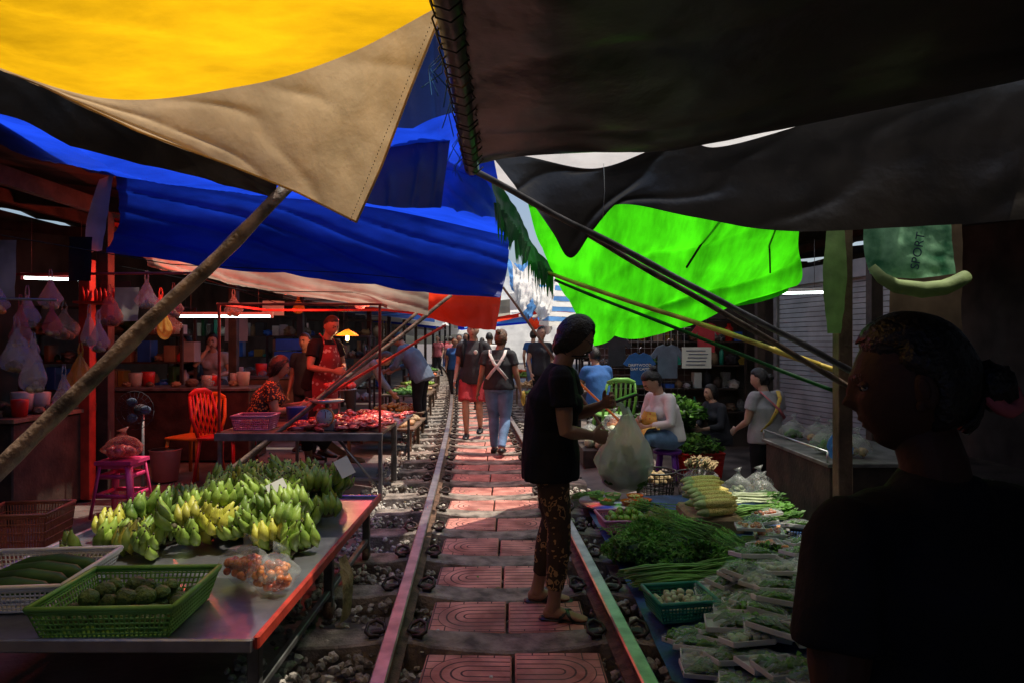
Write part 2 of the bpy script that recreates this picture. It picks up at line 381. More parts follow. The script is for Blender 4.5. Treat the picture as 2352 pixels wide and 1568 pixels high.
# ------------------------------------------------------------ people
def head_parts(mb,Th,skin,hair,style,sub,glasses=False,sc=1.0):
    ge=lambda a,b: math.exp(-a*a-b*b)
    vs,fs=ico(sub); out=[]
    for (x,y,z) in vs:
        px,py,pz=.073*x,.092*y,.113*z
        if z<0:
            k=-z; px*=1-.26*k**1.4
            py*= (1-.05*k) if y>0 else (1-.42*k)
        if y>0:
            px*=1-.06*y
            f=min(1,y*1.6)
            py+=f*(.009*ge(x/.10,(z+.03)/.17)+.017*ge(x/.13,(z+.2)/.085)-.009*ge((abs(x)-.36)/.16,(z-.06)/.11)
               +.004*ge(x/.5,(z-.22)/.08)+.006*ge(x/.2,(z+.45)/.05)+.006*ge(x/.17,(z+.56)/.05)-.003*ge(x/.3,(z+.50)/.02)
               +.010*ge(x/.25,(z+.86)/.16)+.004*ge((abs(x)-.5)/.2,(z+.25)/.2)-.004*ge(x/.3,(z+.7)/.06))
            px+=(1 if x>0 else -1)*.004*ge((abs(x)-.11)/.05,(z+.24)/.05)*f
        out.append((px,py,pz))
    T=Th@Matrix.Scale(sc,4)
    fs1=[];fl=[];fb=[]
    for f in fs:
        c=sum((V(vs[i]) for i in f),V())/3
        if c.y>.5 and abs(c.x)<.25*(1-abs(c.z+.5)*1.5) and -.61<c.z<-.41: fl.append(f)
        elif c.y>.3 and .14<abs(c.x)<.52 and abs(c.z-.21+.1*(abs(c.x)-.33)**2*4)<.028: fb.append(f)
        else: fs1.append(f)
    o=len(mb.v); mb.add(out,fs1,skin,True,T)
    for fx,mm in ((fl,M['lip'] if skin!=M['skin_shaded'] else skin),(fb,M['hair'])):
        i=mb.mi(mm)
        for f in fx: mb.f.append(tuple(a+o for a in f)); mb.m.append(i); mb.sm.append(True)
    es=3 if sub>4 else 2
    for s in (-1,1):
        mb.ell((s*.029,.0735,.006),(.0135,.009,.0065),M['eyew'],es,T=T)
        mb.ell((s*.029,.0805,.006),(.0062,.0035,.0060),M['black'],es,T=T)
        mb.tube([(s*.014,.079,.006),(s*.024,.0835,.0110),(s*.034,.0825,.0105),(s*.044,.076,.006)],.0018,M['hair'],5,T=T)
        mb.ell((s*.029,.0745,.0115),(.0155,.009,.0065),skin,es,T=T)
        R=Matrix.Rotation(s*.35,3,'Z')@Matrix.Rotation(-.15,3,'X')
        mb.ell((s*.074,-.006,-.002),(.007,.018,.030),skin,es,T=T,R=R)
        mb.ell((s*.079,-.002,.002),(.004,.010,.019),skin,es,T=T,R=R)
        mb.ell((s*.073,.002,-.026),(.006,.008,.010),skin,es,T=T)
    if glasses:
        for s in (-1,1):
            mb.tube([(s*.031+.021*math.cos(a*math.pi/6),.092,.003+.015*math.sin(a*math.pi/6)) for a in range(13)],.0013,M['blackpl'],5,T=T)
            mb.tube([(s*.052,.092,.006),(s*.072,.07,.008),(s*.078,.0,.010)],.0013,M['blackpl'],5,T=T)
        mb.tube([(-.01,.095,.004),(.01,.095,.004)],.0013,M['blackpl'],5,T=T)
    def hf(x,y,z):
        thr=-.22+.50*sst(.0,.45,z)
        h=max((z-.52-.12*(1-abs(x))),thr-y)
        return min(h,z+(.62 if style!='short' else .45))
    off=.017 if style!='short' else .012
    hv=[];keep=[]
    for (x,y,z) in vs:
        h=hf(x,y,z); keep.append(h>-.05)
        k=-z if z<0 else 0
        px,py,pz=.073*x*(1-.26*k**1.4),.092*y*((1-.05*k) if y>0 else (1-.42*k)),.113*z
        t=off*(min(1,h/.16)**.6*(1+.18*noise.noise(V((x*7,y*2,z*3)))) if h>0 else 0)-(.004 if h<=0 else 0)
        hv.append((px+x*t,py+y*t,pz+z*t))
    mb.add(hv,[f for f in fs if all(keep[i] for i in f)],hair,True,T)
    E3=lambda d,k=1.0:(lambda q:(q.x*.0875*k,q.y*.1065*k,q.z*.1265*k))(V(d).normalized())
    def strands(starts,end,n,rad=.0028,mid=None,k0=1.0):
        for i in range(n):
            s=V(starts()); e=V(end(s)); pts=[]
            for q in range(6):
                t=q/5; d=s.lerp(e,t); 
                if mid: d=d+V(mid(s))*4*t*(1-t)
                d=d.normalized(); pts.append(E3(d,k0+.012*noise.noise(V((i,t*3,0)))+ (0 if t>0 else -.03)))
            mb.tube(pts,[rad*.6,rad,rad*1.1,rad*1.1,rad,rad*.5],hair,4,T=T)
    if style=='bun': mb.ell((0,-.120,-.005),(.040,.034,.040),hair,3,T=T,amp=.3,fr=4)
    if style=='topbun': mb.ell((0,-.09,.09),(.035,.035,.035),hair,3,T=T,amp=.25,fr=4)
    if sub>=4 and style in('bun','topbun','pony'):
        be=(0,-1,.02) if style!='topbun' else (0,-.7,.75)
        def st():
            a=ru(-1,1); 
            return (a*.9,.78-.75*abs(a),.66-.25*abs(a)) if rnd()<.75 else (ru(-.7,.7),-.6,-.55)
        strands(st,lambda s:(be[0]+s.x*.12,be[1],be[2]+ru(-.12,.12)),150 if sub>4 else 70)
    if style=='bob':
        mb.ell((0,-.050,-.042),(.068,.052,.085),hair,4,T=T,amp=.12,fr=4)
        def st(): return (ru(-.30,.30),ru(-.3,.55),.85)
        def en(s):
            sx=1 if s.x+ru(-.12,.12)>0 else -1; a=rnd(); return (sx*(.98-.78*a),-.12-.85*a,-.80-.22*rnd())
        strands(st,en,320 if sub>4 else 90,.0034,mid=lambda s:((1 if s.x>0 else -1)*.45,.22,.12),k0=.985)
    if style=='pony':
        mb.ell((0,-.105,.03),(.025,.025,.025),hair,2,T=T)
        for i in range(9):
            a=ru(-.02,.02); mb.tube([(a*.3,-.11,.03),(a,-.155,.0),(a*1.3,-.16,-.08),(a*1.5,-.14,-.17-.03*rnd())],[.014,.018,.016,.003],hair,6,T=T)

def hand_geo(mb,w,d,t,center,mt,curl=.5,sc=1.0,seg=8):
    d=d.normalized(); t=(t-d*t.dot(d)).normalized(); n=d.cross(t)
    if n.dot(center-w)<0: n=-n
    L=sc
    mb.tube([w-d*.02,w+d*.012*L,w+d*.045*L,w+d*.085*L,w+d*.095*L],[(.024*L,.018*L),(.026*L,.017*L),(.038*L,.016*L),(.040*L,.0135*L),(.034*L,.010*L)],mt,12,side=t)
    for i,(o,l) in enumerate(((.030,.070),(.0105,.079),(-.0095,.074),(-.029,.058))):
        p=w+d*(.083-.004*abs(i-1))*L+t*o*L; a=curl*(.45+.08*i); pts=[p-d*.012]; 
        dr=d+t*(.12*(1.3-i)*(.4))
        pts.append(p.copy())
        for s,fl in enumerate((.45,.30,.25)):
            dd=dr*math.cos(a)+n*math.sin(a); dd.normalize(); p=p+dd*l*fl*L; pts.append(p.copy()); a+=curl*(.75-.12*s)
        mb.tube(pts,[.0088*L,.0092*L,.0086*L,.0078*L,.0055*L],mt,seg)
    p=w+d*.022*L+t*.026*L; d1=(d*.62+t*.62+n*.35).normalized(); d2=(d*.9+t*.15+n*(.3+.3*curl)).normalized()
    mb.tube([p-d1*.015,p+d1*.012*L,p+d1*.036*L,p+d1*.036*L+d2*.026*L,p+d1*.036*L+d2*.044*L],[.011*L,.0125*L,.0105*L,.009*L,.006*L],mt,seg)

def remesh(mb,name,voxel,parent,mt,smooth=3,wr=0,wf=9,T=None):
    o=mb.obj('tmp'); md=o.modifiers.new('r','REMESH'); md.mode='VOXEL'; md.voxel_size=voxel; md.use_smooth_shade=True
    if smooth: sm=o.modifiers.new('s','SMOOTH'); sm.factor=.5; sm.iterations=smooth
    dg=bpy.context.evaluated_depsgraph_get(); me=bpy.data.meshes.new_from_object(o.evaluated_get(dg)); bpy.data.objects.remove(o)
    me.materials.clear(); me.materials.append(mt)
    if wr:
        n=len(me.vertices); co=np.empty(n*3); me.vertices.foreach_get('co',co); no=np.empty(n*3); me.vertices.foreach_get('normal',no)
        co=co.reshape(-1,3); no=no.reshape(-1,3); of=V((ru(0,20),ru(0,20),0))
        for i in range(n):
            p=co[i]; q=V((p[0]*wf,p[1]*wf,p[2]*wf*.55+p[0]*wf*.5))+of
            a=1-2.2*abs(noise.noise(q)); b=noise.noise(q*2.3)
            co[i]+=no[i]*wr*(a*.9+.5*b)
        me.vertices.foreach_set('co',co.ravel())
    me.polygons.foreach_set('use_smooth',[True]*len(me.polygons)); me.update()
    ob=bpy.data.objects.new(name,me); S.collection.objects.link(ob); ob.parent=parent; return ob

def stand():
    return dict(pelvis=(0,0,.87),waist=(0,.005,1.0),chest=(0,0,1.17),neck=(0,-.015,1.335),head=(0,.03,1.49),
      shL=(-.165,-.01,1.29),shR=(.165,-.01,1.29),elL=(-.215,-.04,1.03),elR=(.215,-.04,1.03),wrL=(-.215,.06,.82),wrR=(.215,.06,.82),
      hipL=(-.085,0,.85),hipR=(.085,0,.85),knL=(-.09,.02,.46),knR=(.09,.02,.46),anL=(-.09,-.02,.085),anR=(.09,-.02,.085))
def sit(h):
    return dict(pelvis=(0,0,h+.10),waist=(0,.01,h+.22),chest=(0,.07,h+.39),neck=(0,.11,h+.545),head=(0,.17,h+.69),
      shL=(-.165,.1,h+.50),shR=(.165,.1,h+.50),elL=(-.22,.16,h+.26),elR=(.22,.16,h+.26),wrL=(-.10,.36,h+.22),wrR=(.10,.36,h+.22),
      hipL=(-.09,.03,h+.09),hipR=(.09,.03,h+.09),knL=(-.14,.42,max(.44,h+.08)),knR=(.14,.42,max(.44,h+.08)),anL=(-.12,.45,.085),anR=(.12,.45,.085))
def person(name,loc,yaw,J,sc=1,shirt='black',pants='darkcloth',skin='skin',hair='hair',style='bun',hd=(0,1,0),hu=(0,0,1),sleeve=.55,
           hem=.10,legcut=1.0,b=1.0,bust=.03,vox=.014,hsub=4,curl=.5,shoes='blackpl',glasses=False,wr=.005,legr=1.0,thumbs=(None,None),footdir=(0,0),sandal=False):
    E=empty(name,Matrix.Translation(loc)@Matrix.Rotation(yaw,4,'Z')@Matrix.Scale(sc,4))
    J={k:V(v) for k,v in J.items()}
    ss=(J['shR']-J['shL']).normalized(); hs=(J['hipR']-J['hipL']).normalized(); ms=(ss+hs).normalized()
    up=(J['waist']-J['pelvis']).normalized(); upc=(J['neck']-J['chest']).normalized()
    pe,wa,ch,ne=J['pelvis'],J['waist'],J['chest'],J['neck']
    fwd=upc.cross(ss)*-1
    if fwd.dot(V((0,1,0)))<0 and abs(fwd.y)>.3: fwd=-fwd
    g=MB(); a=M[shirt]
    hm=pe-up*hem
    g.tube([hm,pe,wa,ch,ne-upc*.055,ne-upc*.012,ne+upc*.012],[(.178*b,.138*b),(.175*b,.138*b),(.150*b,.125*b),(.163*b,.125*b),(.135,.088),(.085,.07),(.062,.060)],a,20,side=[hs,hs,ms,ss,ss,ss,ss])
    if bust:
        for s in (-1,1): g.ell(ch+ss*s*.07+fwd*(.07+bust)-upc*.0,(.07,.06,.065),a,2)
    for s in 'LR':
        sh,el=J['sh'+s],J['el'+s]; d=(el-sh); c=ne-upc*.05
        g.tube([c,c.lerp(sh,.6),sh+d.normalized()*.0],[.055,.058,.058],a,12)
        g.ell(sh,.056,a,2)
        if sleeve<=1: g.tube([sh,sh.lerp(el,.4),sh.lerp(el,sleeve)],[.058*min(b,1.1),.060*min(b,1.1),.062*min(b,1.15)],a,12)
        else:
            w=J['wr'+s]; g.tube([sh,sh.lerp(el,.5),el,el.lerp(w,.5),el.lerp(w,min(1,sleeve-1))],[.058,.055,.048,.044,.038],a,12)
    remesh(g,'shirt',vox,E,a,3,wr,9)
    g=MB(); a=M[pants]
    g.tube([wa.lerp(pe,.4),pe,pe-up*.06],[(.143*b,.115*b),(.168*b,.13*b),(.150*b,.12*b)],a,20,side=hs)
    for s in 'LR':
        h,k,n=J['hip'+s],J['kn'+s],J['an'+s]; r=legr*b
        g.ell(h,.088*b,a,2)
        if legcut<=.5: g.tube([h,h.lerp(k,.5),h.lerp(k,legcut*2)],[.09*r,.088*r,.086*r],a,14)
        else:
            f=(legcut-.5)*2; rr=[.09,.083,.066,.057,.058,.048,.041]
            lst=[h,h.lerp(k,.35),h.lerp(k,.75),k,k.lerp(n,.25),k.lerp(n,.6),n]
            if f<1: pts=lst[:4]+[k.lerp(n,f*.5),k.lerp(n,f)]; rad=[x*r for x in rr[:4]]+[.057*r,.050*r if f<.8 else .044*r]
            else: pts=lst; rad=[x*r for x in rr]
            g.tube(pts,rad,a,14)
    remesh(g,'trousers' if legcut>.5 else 'shorts',vox,E,a,3,wr*.8,11)
    g=MB(); a=M[skin]; hd=V(hd).normalized(); hu=V(hu); hx=hd.cross(hu).normalized(); hu2=hx.cross(hd)
    hp=J['head']; nb=hp-hd*.012-hu2*.075
    g.tube([ne-upc*.05,ne.lerp(nb,.4),nb,nb+hu2*.04],[.058,.052,.050,.048],a,14)
    for i,s in enumerate('LR'):
        sh,el,w=J['sh'+s],J['el'+s],J['wr'+s]
        g.tube([sh,sh.lerp(el,.35),sh.lerp(el,.8),el,el.lerp(w,.25),el.lerp(w,.7),w],[.043*b,.044*b,.037*b,.036,.037,.029,.023],a,12)
        fd=(w-el).normalized(); th=thumbs[i]
        if th is None: th=(V((0,1,0)) if fd.z<-.6 else V((0,0,1)))
        hand_geo(g,w,fd,V(th),ch,a,curl)
        h,k,n=J['hip'+s],J['kn'+s],J['an'+s]
        if legcut<1: g.tube([h.lerp(k,.5),k,k.lerp(n,.25),k.lerp(n,.55),n.lerp(k,.08),n],[.06,.05,.054,.045,.034,.036],a,12)
        else: g.tube([k.lerp(n,.7),n],[.038,.036],a,12)
        R=Matrix.Rotation(footdir[i],3,'Z'); sd=R@V((1,0,0)); dz=V((0,0,-.085))
        F=lambda x,y,z:n+dz+R@V((x,y,z))
        g.tube([n,F(0,-.01,.05)],[.036,.036],a,10)
        g.tube([F(0,-.055,.035),F(0,-.04,.035),F(0,.03,.038),F(0,.09,.028),F(0,.15,.019),F(0,.175,.016)],[(.015,.015),(.031,.030),(.033,.032),(.040,.022),(.040,.013),(.026,.008)],a,12,side=sd)
    remesh(g,'skin_body',min(vox,.014) if vox>.009 else .0052,E,a,2)
    g=MB(); X=Matrix((( hx.x,hd.x,hu2.x,hp.x),(hx.y,hd.y,hu2.y,hp.y),(hx.z,hd.z,hu2.z,hp.z),(0,0,0,1)))
    head_parts(g,X,M[skin],M[hair],style,hsub,glasses); g.obj('head',E)
    g=MB()
    for i,s in enumerate('LR'):
        n=J['an'+s]; R=Matrix.Rotation(footdir[i],3,'Z'); sd=R@V((1,0,0)); F=lambda x,y,z:n+V((0,0,-.085))+R@V((x,y,z)); a=M[shoes]
        if sandal:
            g.tube([F(0,-.075,.006),F(0,-.06,.006),F(0,.04,.006),F(0,.13,.006),F(0,.185,.006),F(0,.2,.006)],[(.02,.009),(.036,.010),(.034,.010),(.047,.009),(.038,.009),(.018,.007)],a,16,side=sd)
            for q0,q1 in ((.02,.11),(.10,.03)):
                g.tube([F(-.044,q0,.012),F(-.03,(q0*2+q1)/3,.05),F(.0,(q0+q1)/2,.058),F(.03,(q0+2*q1)/3,.045),F(.044,q1,.012)],[(.004,.013)]*5,a,8,side=V((0,0,1)))
        else:
            g.tube([F(0,-.075,.03),F(0,-.06,.038),F(0,.02,.045),F(0,.09,.035),F(0,.16,.026),F(0,.195,.02)],[(.02,.02),(.038,.038),(.040,.043),(.046,.034),(.042,.024),(.022,.014)],a,14,side=sd)
    g.obj('shoes',E)
    return E,J

# --- main shopper
J=stand(); J.update(pelvis=(0,-.03,.85),waist=(0,-.03,.98),chest=(0,-.01,1.13),neck=(0,.03,1.30),head=(0,.105,1.455),
  shR=(.15,.03,1.255),shL=(-.16,.05,1.26),elR=(.19,.05,.985),elL=(-.19,.13,1.03),wrR=(.10,.185,.955),wrL=(-.05,.25,1.10),
  hipR=(.085,-.03,.83),hipL=(-.085,-.03,.83),knR=(.10,.02,.47),knL=(-.10,-.02,.47),anR=(.11,-.01,.09),anL=(-.13,-.10,.09))
E,_=person('shopper_woman',(.235,3.66,0),math.radians(-94),J,sc=1.01,shirt='black',pants='leopard',skin='skin',style='bob',hd=(.0,.90,-.42),hu=(0,.42,.90),
  hem=.13,legcut=.9,b=1.12,bust=.03,vox=.008,hsub=5,curl=1.0,sandal=True,glasses=True,wr=.006,legr=.93,thumbs=((0,0,1),(0,0,1)),footdir=(.1,-.15))
g=MB(); g.box((-.02,.36,1.135),(.075,.15,.012),M['blackpl'],bev=.003,tilt=('X',.35)); g.box((-.02,.358,1.1425),(.066,.135,.003),M['green_pl'],bev=0,tilt=('X',.35)); g.obj('phone',E)
g=MB(); 
vs,fs=ico(5); o=[]
for p in vs:
    a=math.atan2(p[1],p[0]); top=max(0,p[2]); k=(1-.90*top**1.25)+.09*(1-abs(math.sin(a*4+p[2]*1.5)))*(.25+top)+.16*noise.noise(V(p)*2.5)*(1-.5*top)+.04*noise.noise(V(p)*9)
    zz=.80+(p[2]*.29 if p[2]>0 else p[2]*.17); o.append((-.05+p[0]*.11*k,.365+p[1]*.15*k+.02*top,zz))
g.add(o,fs,M['carrier'])
for s in (-1,1): g.tube([(-.05+s*.008,.325,1.105),(-.05+s*.012,.35,1.10),(-.05+s*.02,.37,1.05)],[(.005,.012),(.006,.012),(.012,.015)],M['carrier'],8,side=(1,0,0))
g.ell((-.05,.33,.72),(.07,.075,.07),M['leafd'],3,amp=.5,fr=3)
g.ell((-.04,.43,.72),(.06,.06,.07),M['leaf2'],3,amp=.6,fr=3); g.ell((-.07,.31,.70),(.05,.05,.05),M['tomato'],3,amp=.3)
for i in range(9): g.tube([(-.05+ru(-.03,.03),.42+ru(-.03,.03),.70),(-.05+ru(-.05,.05),.38+ru(-.04,.04),.88)],.006,M['stem'],5)
g.obj('carrier_bag',E)
# --- foreground woman
J=stand(); J.update(neck=(0,-.01,1.31),head=(-.02,.03,1.465),shL=(-.185,0,1.235),shR=(.185,0,1.235),elL=(-.235,-.03,.99),elR=(.225,0,.99),wrL=(-.2,.12,.80),wrR=(.18,.16,.86))
E,_=person('onlooker_woman',(.70,1.13,-.07),math.radians(18),J,sc=.985,shirt='black',pants='darkcloth',skin='skin_shaded',style='bun',hd=(-.80,.58,-.08),b=1.24,hem=.12,vox=.009,hsub=5,wr=.006,curl=.6,sleeve=.68)
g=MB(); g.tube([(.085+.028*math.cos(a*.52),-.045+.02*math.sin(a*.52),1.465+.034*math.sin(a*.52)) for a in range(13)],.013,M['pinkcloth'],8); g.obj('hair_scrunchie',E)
# --- jeans woman
J=stand(); J.update(head=(.03,.03,1.48),knL=(-.08,.10,.47),anL=(-.08,.12,.085),knR=(.08,.05,.46),anR=(.07,-.22,.13),wrR=(.26,.12,.83),elR=(.23,-.02,1.03),wrL=(-.27,.0,.82))
E,_=person('walking_woman',(-.17,8.75,0),math.radians(-8),J,sc=1.0,shirt='darkcloth',pants='denim',style='topbun',hair='hairb',b=1.18,hem=.03,vox=.013,hd=(.3,.95,0))
g=MB()
for s in (-1,1):
    g.tube([(s*.10,-.06,1.345),(s*.09,-.125,1.28),(s*.03,-.16,1.17),(-s*.06,-.162,1.07),(-s*.13,-.14,.98)],[(.020,.004)]*5,M['whitecloth'],8,side=(1,0,.3*s))
g.obj('apron_straps',E)
g=MB(); g.ell((.29,.2,.72),(.03,.06,.09),M['bagyel'],3,amp=.4); g.obj('yellow_pouch',E)
text('shirt_lettering','Independence',.035,M['whitecloth'],Matrix.Translation((0,-.17,1.22))@Matrix.Rotation(math.pi/2,4,'X'),E)
# --- man in shorts
J=stand(); J.update(knR=(.09,.12,.47),anR=(.09,.02,.085),knL=(-.09,.06,.46),anL=(-.08,-.2,.14),elL=(-.26,-.02,1.05),wrL=(-.25,.12,.86),wrR=(.24,.08,.82))
E,_=person('walking_man',(-.58,10.2,0),math.pi-.05,J,sc=1.08,shirt='darkcloth',pants='redcloth',skin='skin_p',hair='hairb',style='short',legcut=.42,b=1.14,bust=0,vox=.013,legr=1.1)
g=MB(); 
for s in (-1,1): g.tube([(s*.11,.0,1.37),(s*.12,.10,1.3),(s*.13,.145,1.15),(s*.15,.1,1.0)],[(.02,.006)]*4,M['black'],8,side=(1,0,0))
g.ell((0,-.17,1.15),(.14,.08,.2),M['black'],3); g.obj('backpack',E)
g=MB(); g.ell((-.05,.145,1.2),(.03,.004,.03),M['paper'],2); g.obj('shirt_print',E)
# --- bending man
J=stand(); J.update(waist=(0,.06,.99),chest=(0,.16,1.13),neck=(0,.27,1.27),head=(0,.37,1.37),shL=(-.17,.24,1.23),shR=(.17,.24,1.23),elL=(-.2,.32,.98),elR=(.2,.32,.98),wrL=(-.15,.5,.9),wrR=(.15,.5,.9))
person('bending_man',(-1.50,11.2,0),math.radians(75),J,sc=1.08,shirt='blgrey',pants='black',style='short',hd=(0,.8,-.6),hu=(0,.6,.8),b=1.2,bust=0,hem=.14,vox=.014,sleeve=1.4)
# --- seated meat seller
J=sit(.42); J.update(knR=(.12,.42,.50),anR=(.10,.82,.22),knL=(-.12,.42,.50),wrL=(-.08,.40,.74),wrR=(.10,.38,.72))
E,_=person('seated_meat_seller',(-2.66,7.25,0),math.radians(-78),J,sc=1.06,shirt='orangeprint',pants='darkcloth',skin='skin',style='bob',b=1.22,hem=.04,legcut=.8,hd=(0,.9,-.25),vox=.012,shoes='skin')
# --- standing meat vendor
J=stand(); J.update(waist=(0,.03,.99),chest=(0,.08,1.15),neck=(0,.12,1.31),head=(0,.19,1.46),shL=(-.17,.1,1.27),shR=(.17,.1,1.27),elL=(-.25,.12,1.02),elR=(.25,.12,1.02),wrL=(-.08,.30,1.0),wrR=(.10,.32,.98))
E,_=person('standing_meat_vendor',(-2.32,8.2,.05),math.radians(-120),J,sc=1.08,shirt='black',pants='darkcloth',style='short',b=1.12,bust=0,hd=(.15,.9,-.3),vox=.012)
g=MB(); g.sheet([[(-.09,.17,1.26),(0,.2,1.26),(.09,.17,1.26)],[(-.15,.18,1.08),(0,.235,1.1),(.15,.18,1.08)],[(-.2,.11,.9),(0,.19,.9),(.2,.11,.9)],[(-.2,.12,.55),(0,.2,.55),(.2,.12,.55)]],M['redprint'],14,20,.012,8)
for s in (-1,1): g.tube([(s*.09,.17,1.26),(s*.07,.14,1.33),(s*.05,.06,1.38)],.008,M['redprint'],6)
g.obj('apron',E)
person('stall_helper',(-2.75,9.1,0),math.radians(170),stand(),sc=.97,shirt='darkcloth',style='short',vox=.018,bust=0)
J=sit(.5); person('seated_cook',(-4.75,10.2,.25),math.radians(160),J,shirt='darkcloth',style='bob',vox=.02,hsub=4)
J=sit(.5); J.update(wrR=(.06,.22,1.08),elR=(.22,.25,.86)); person('seated_customer',(-4.3,9.9,.25),math.radians(190),J,shirt='greycloth',skin='skin_p',style='bob',vox=.018,hsub=4)
J=stand(); J.update(waist=(0,.1,.96),chest=(0,.24,1.06),neck=(0,.38,1.14),head=(0,.5,1.2),shL=(-.17,.34,1.12),shR=(.17,.34,1.12),elL=(-.2,.45,.88),elR=(.2,.45,.88),wrL=(-.12,.6,.7),wrR=(.12,.6,.7))
person('stooping_vendor',(-2.35,9.9,0),math.radians(-80),J,shirt='blgrey',style='short',vox=.018,bust=0,hd=(0,.6,-.8),hu=(0,.8,.6),sleeve=1.7)
# --- seated vegetable seller
J=sit(.33); J.update(knL=(-.17,.38,.46),knR=(.17,.38,.46),anL=(-.1,.5,.085),anR=(.1,.5,.085),elL=(-.23,.14,.60),elR=(.23,.14,.60),wrL=(-.06,.31,.55),wrR=(.09,.30,.60),head=(0,.20,.99),neck=(0,.12,.86))
E,_=person('seated_vegetable_seller',(1.70,7.4,-.05),math.radians(112),J,sc=1.08,shirt='whitecloth',pants='denim',skin='skin_p',style='topbun',hd=(.1,.76,-.62),hu=(0,.62,.78),b=1.12,hem=.02,sleeve=1.7,vox=.011,curl=.9,shoes='purple_pl')
g=MB(); g.sheet([[(-.10,.22,.70),(0,.26,.70),(.10,.22,.70)],[(-.15,.23,.62),(0,.27,.62),(.15,.23,.62)],[(-.2,.24,.54),(0,.26,.54),(.2,.24,.54)],[(-.24,.40,.56),(0,.40,.50),(.24,.40,.56)],[(-.22,.50,.34),(0,.49,.30),(.22,.50,.34)]],M['yellowprint'],22,30,.02,8)
g.obj('apron',E)
g=MB(); T=Matrix.Translation((1.69,7.43,-.04))
g.tube([(0,0,.28),(0,0,.31),(0,0,.32)],[.15,.155,.14],M['purple_pl'],20,T=T)
for a in range(4):
    w=a*math.pi/2+.4; g.tube([(.11*math.cos(w),.11*math.sin(w),.29),(.15*math.cos(w),.15*math.sin(w),0)],[(.03,.012)]*2,M['purple_pl'],8,side=(-math.sin(w),math.cos(w),0),T=T)
g.obj('plastic_stool')
# --- woman in grey
J=stand(); J.update(wrR=(.2,.22,.95),elR=(.22,.03,1.02),wrL=(-.22,.2,.92),elL=(-.23,.02,1.02),head=(-.02,.07,1.46),neck=(0,.02,1.32))
E,_=person('grey_shirt_vendor',(2.6,7.0,-.34),math.radians(22),J,sc=.96,shirt='greycloth',pants='black',skin='skin_p',style='bun',hair='hair',b=1.16,hem=.08,vox=.012,hd=(-.5,.85,-.25))
g=MB(); g.tube([(.12,-.05,1.34),(.08,-.125,1.27),(0,-.162,1.14),(-.09,-.162,1.02),(-.17,-.12,.93)],[(.022,.004)]*5,M['yellowprint'],8,side=(1,0,.4))
g.tube([(-.12,-.05,1.34),(-.06,-.13,1.25),(.04,-.162,1.15),(.12,-.15,1.06)],[(.018,.004)]*4,M['pinkcloth'],8,side=(1,0,-.4)); g.obj('apron_straps',E)
J=sit(.35); J.update(head=(.05,.12,1.02)); person('resting_vendor',(2.75,9.0,-.25),math.radians(110),J,shirt='darkcloth',skin='skin_p',style='bob',vox=.018,sleeve=1.6)
J=sit(.5); person('blue_shirt_vendor',(1.25,9.7,0),math.radians(20),J,sc=1.05,shirt='bluecloth',style='short',b=1.15,vox=.018,bust=0)
cl=['darkcloth','whitecloth','bluecloth','redcloth','greycloth','black','blgrey','pinkcloth']
k=0
for (y,dx) in ((14.5,-.1),(16,.35),(17.2,-.45),(18.5,.1),(20,-.3),(21.5,.45),(23,0),(25,-.5),(27,.3),(30,-.1),(33,.4),(36,-.4),(39,.1),(24,.9),(19.5,.95),(28.5,-.95),(12.6,1.15),(14.2,1.7),(17,1.5)):
    J=stand(); s=ru(.08,.2)*random.choice((-1,1)); J.update(anL=(-.09,-s,.1),anR=(.09,s,.1),knL=(-.09,.05,.46),knR=(.09,.05,.46))
    person('passer_by',(cx(y)+dx,y,0),random.choice((0,math.pi))+ru(-.4,.4),J,sc=ru(.96,1.08),shirt=cl[k%8],pants=random.choice(['denim','darkcloth','black']),style=random.choice(['bun','short','pony']),vox=.03,hsub=3,wr=0,b=ru(1,1.15),skin=random.choice(['skin','skin_p'])); k+=1

# ------------------------------------------------------------ tarpaulins and poles
g=MB()
crease=[(-.25,2.60,2.74),(-.72,2.92,2.67),(-1.22,3.08,2.60),(-1.9,3.14,2.57),(-2.6,3.0,2.78)]
g.sheet([[(-.10,1.2,2.76),(-.7,1.2,2.95),(-1.3,1.3,3.02),(-1.95,1.4,3.0),(-2.7,1.5,2.9)],
         [(-.17,2.0,2.76),(-.72,2.1,2.88),(-1.3,2.2,2.88),(-1.95,2.3,2.84),(-2.65,2.3,2.86)],crease],M['t_yellow'],90,70,.022,1.7,fold=(.04,5,1.1,.4),pin=(0,1))
g.sheet([crease,[(-.42,2.78,2.45),(-.82,3.05,2.42),(-1.3,3.15,2.42),(-1.85,3.18,2.51),(-2.45,3.06,2.74)],
         [(-.70,3.08,1.985),(-.98,3.14,2.13),(-1.32,3.18,2.27),(-1.75,3.2,2.43),(-2.35,3.1,2.71)]],M['t_beige'],90,50,.010,2.2,fold=(.018,5,.5,0),pin=(1,0))
g.tube([(-.25,2.59,2.74),(-.42,2.77,2.45),(-.56,2.93,2.2),(-.70,3.07,1.985)],.005,M['t_beige'],6)
g.tube([(-.70,3.07,1.985),(-.98,3.13,2.13),(-1.32,3.17,2.27),(-1.75,3.19,2.43),(-2.35,3.09,2.71)],.005,M['t_beige'],6)
for i in range(60):
    t=i/59; a=V((-.25,2.575,2.73)).lerp(V((-.70,3.05,1.99)),t); g.ell(a+V((-.022,0,.0)),(.0018,.002,.004),M['wooddark'],1)
g.obj('yellow_tarpaulin')
g=MB()
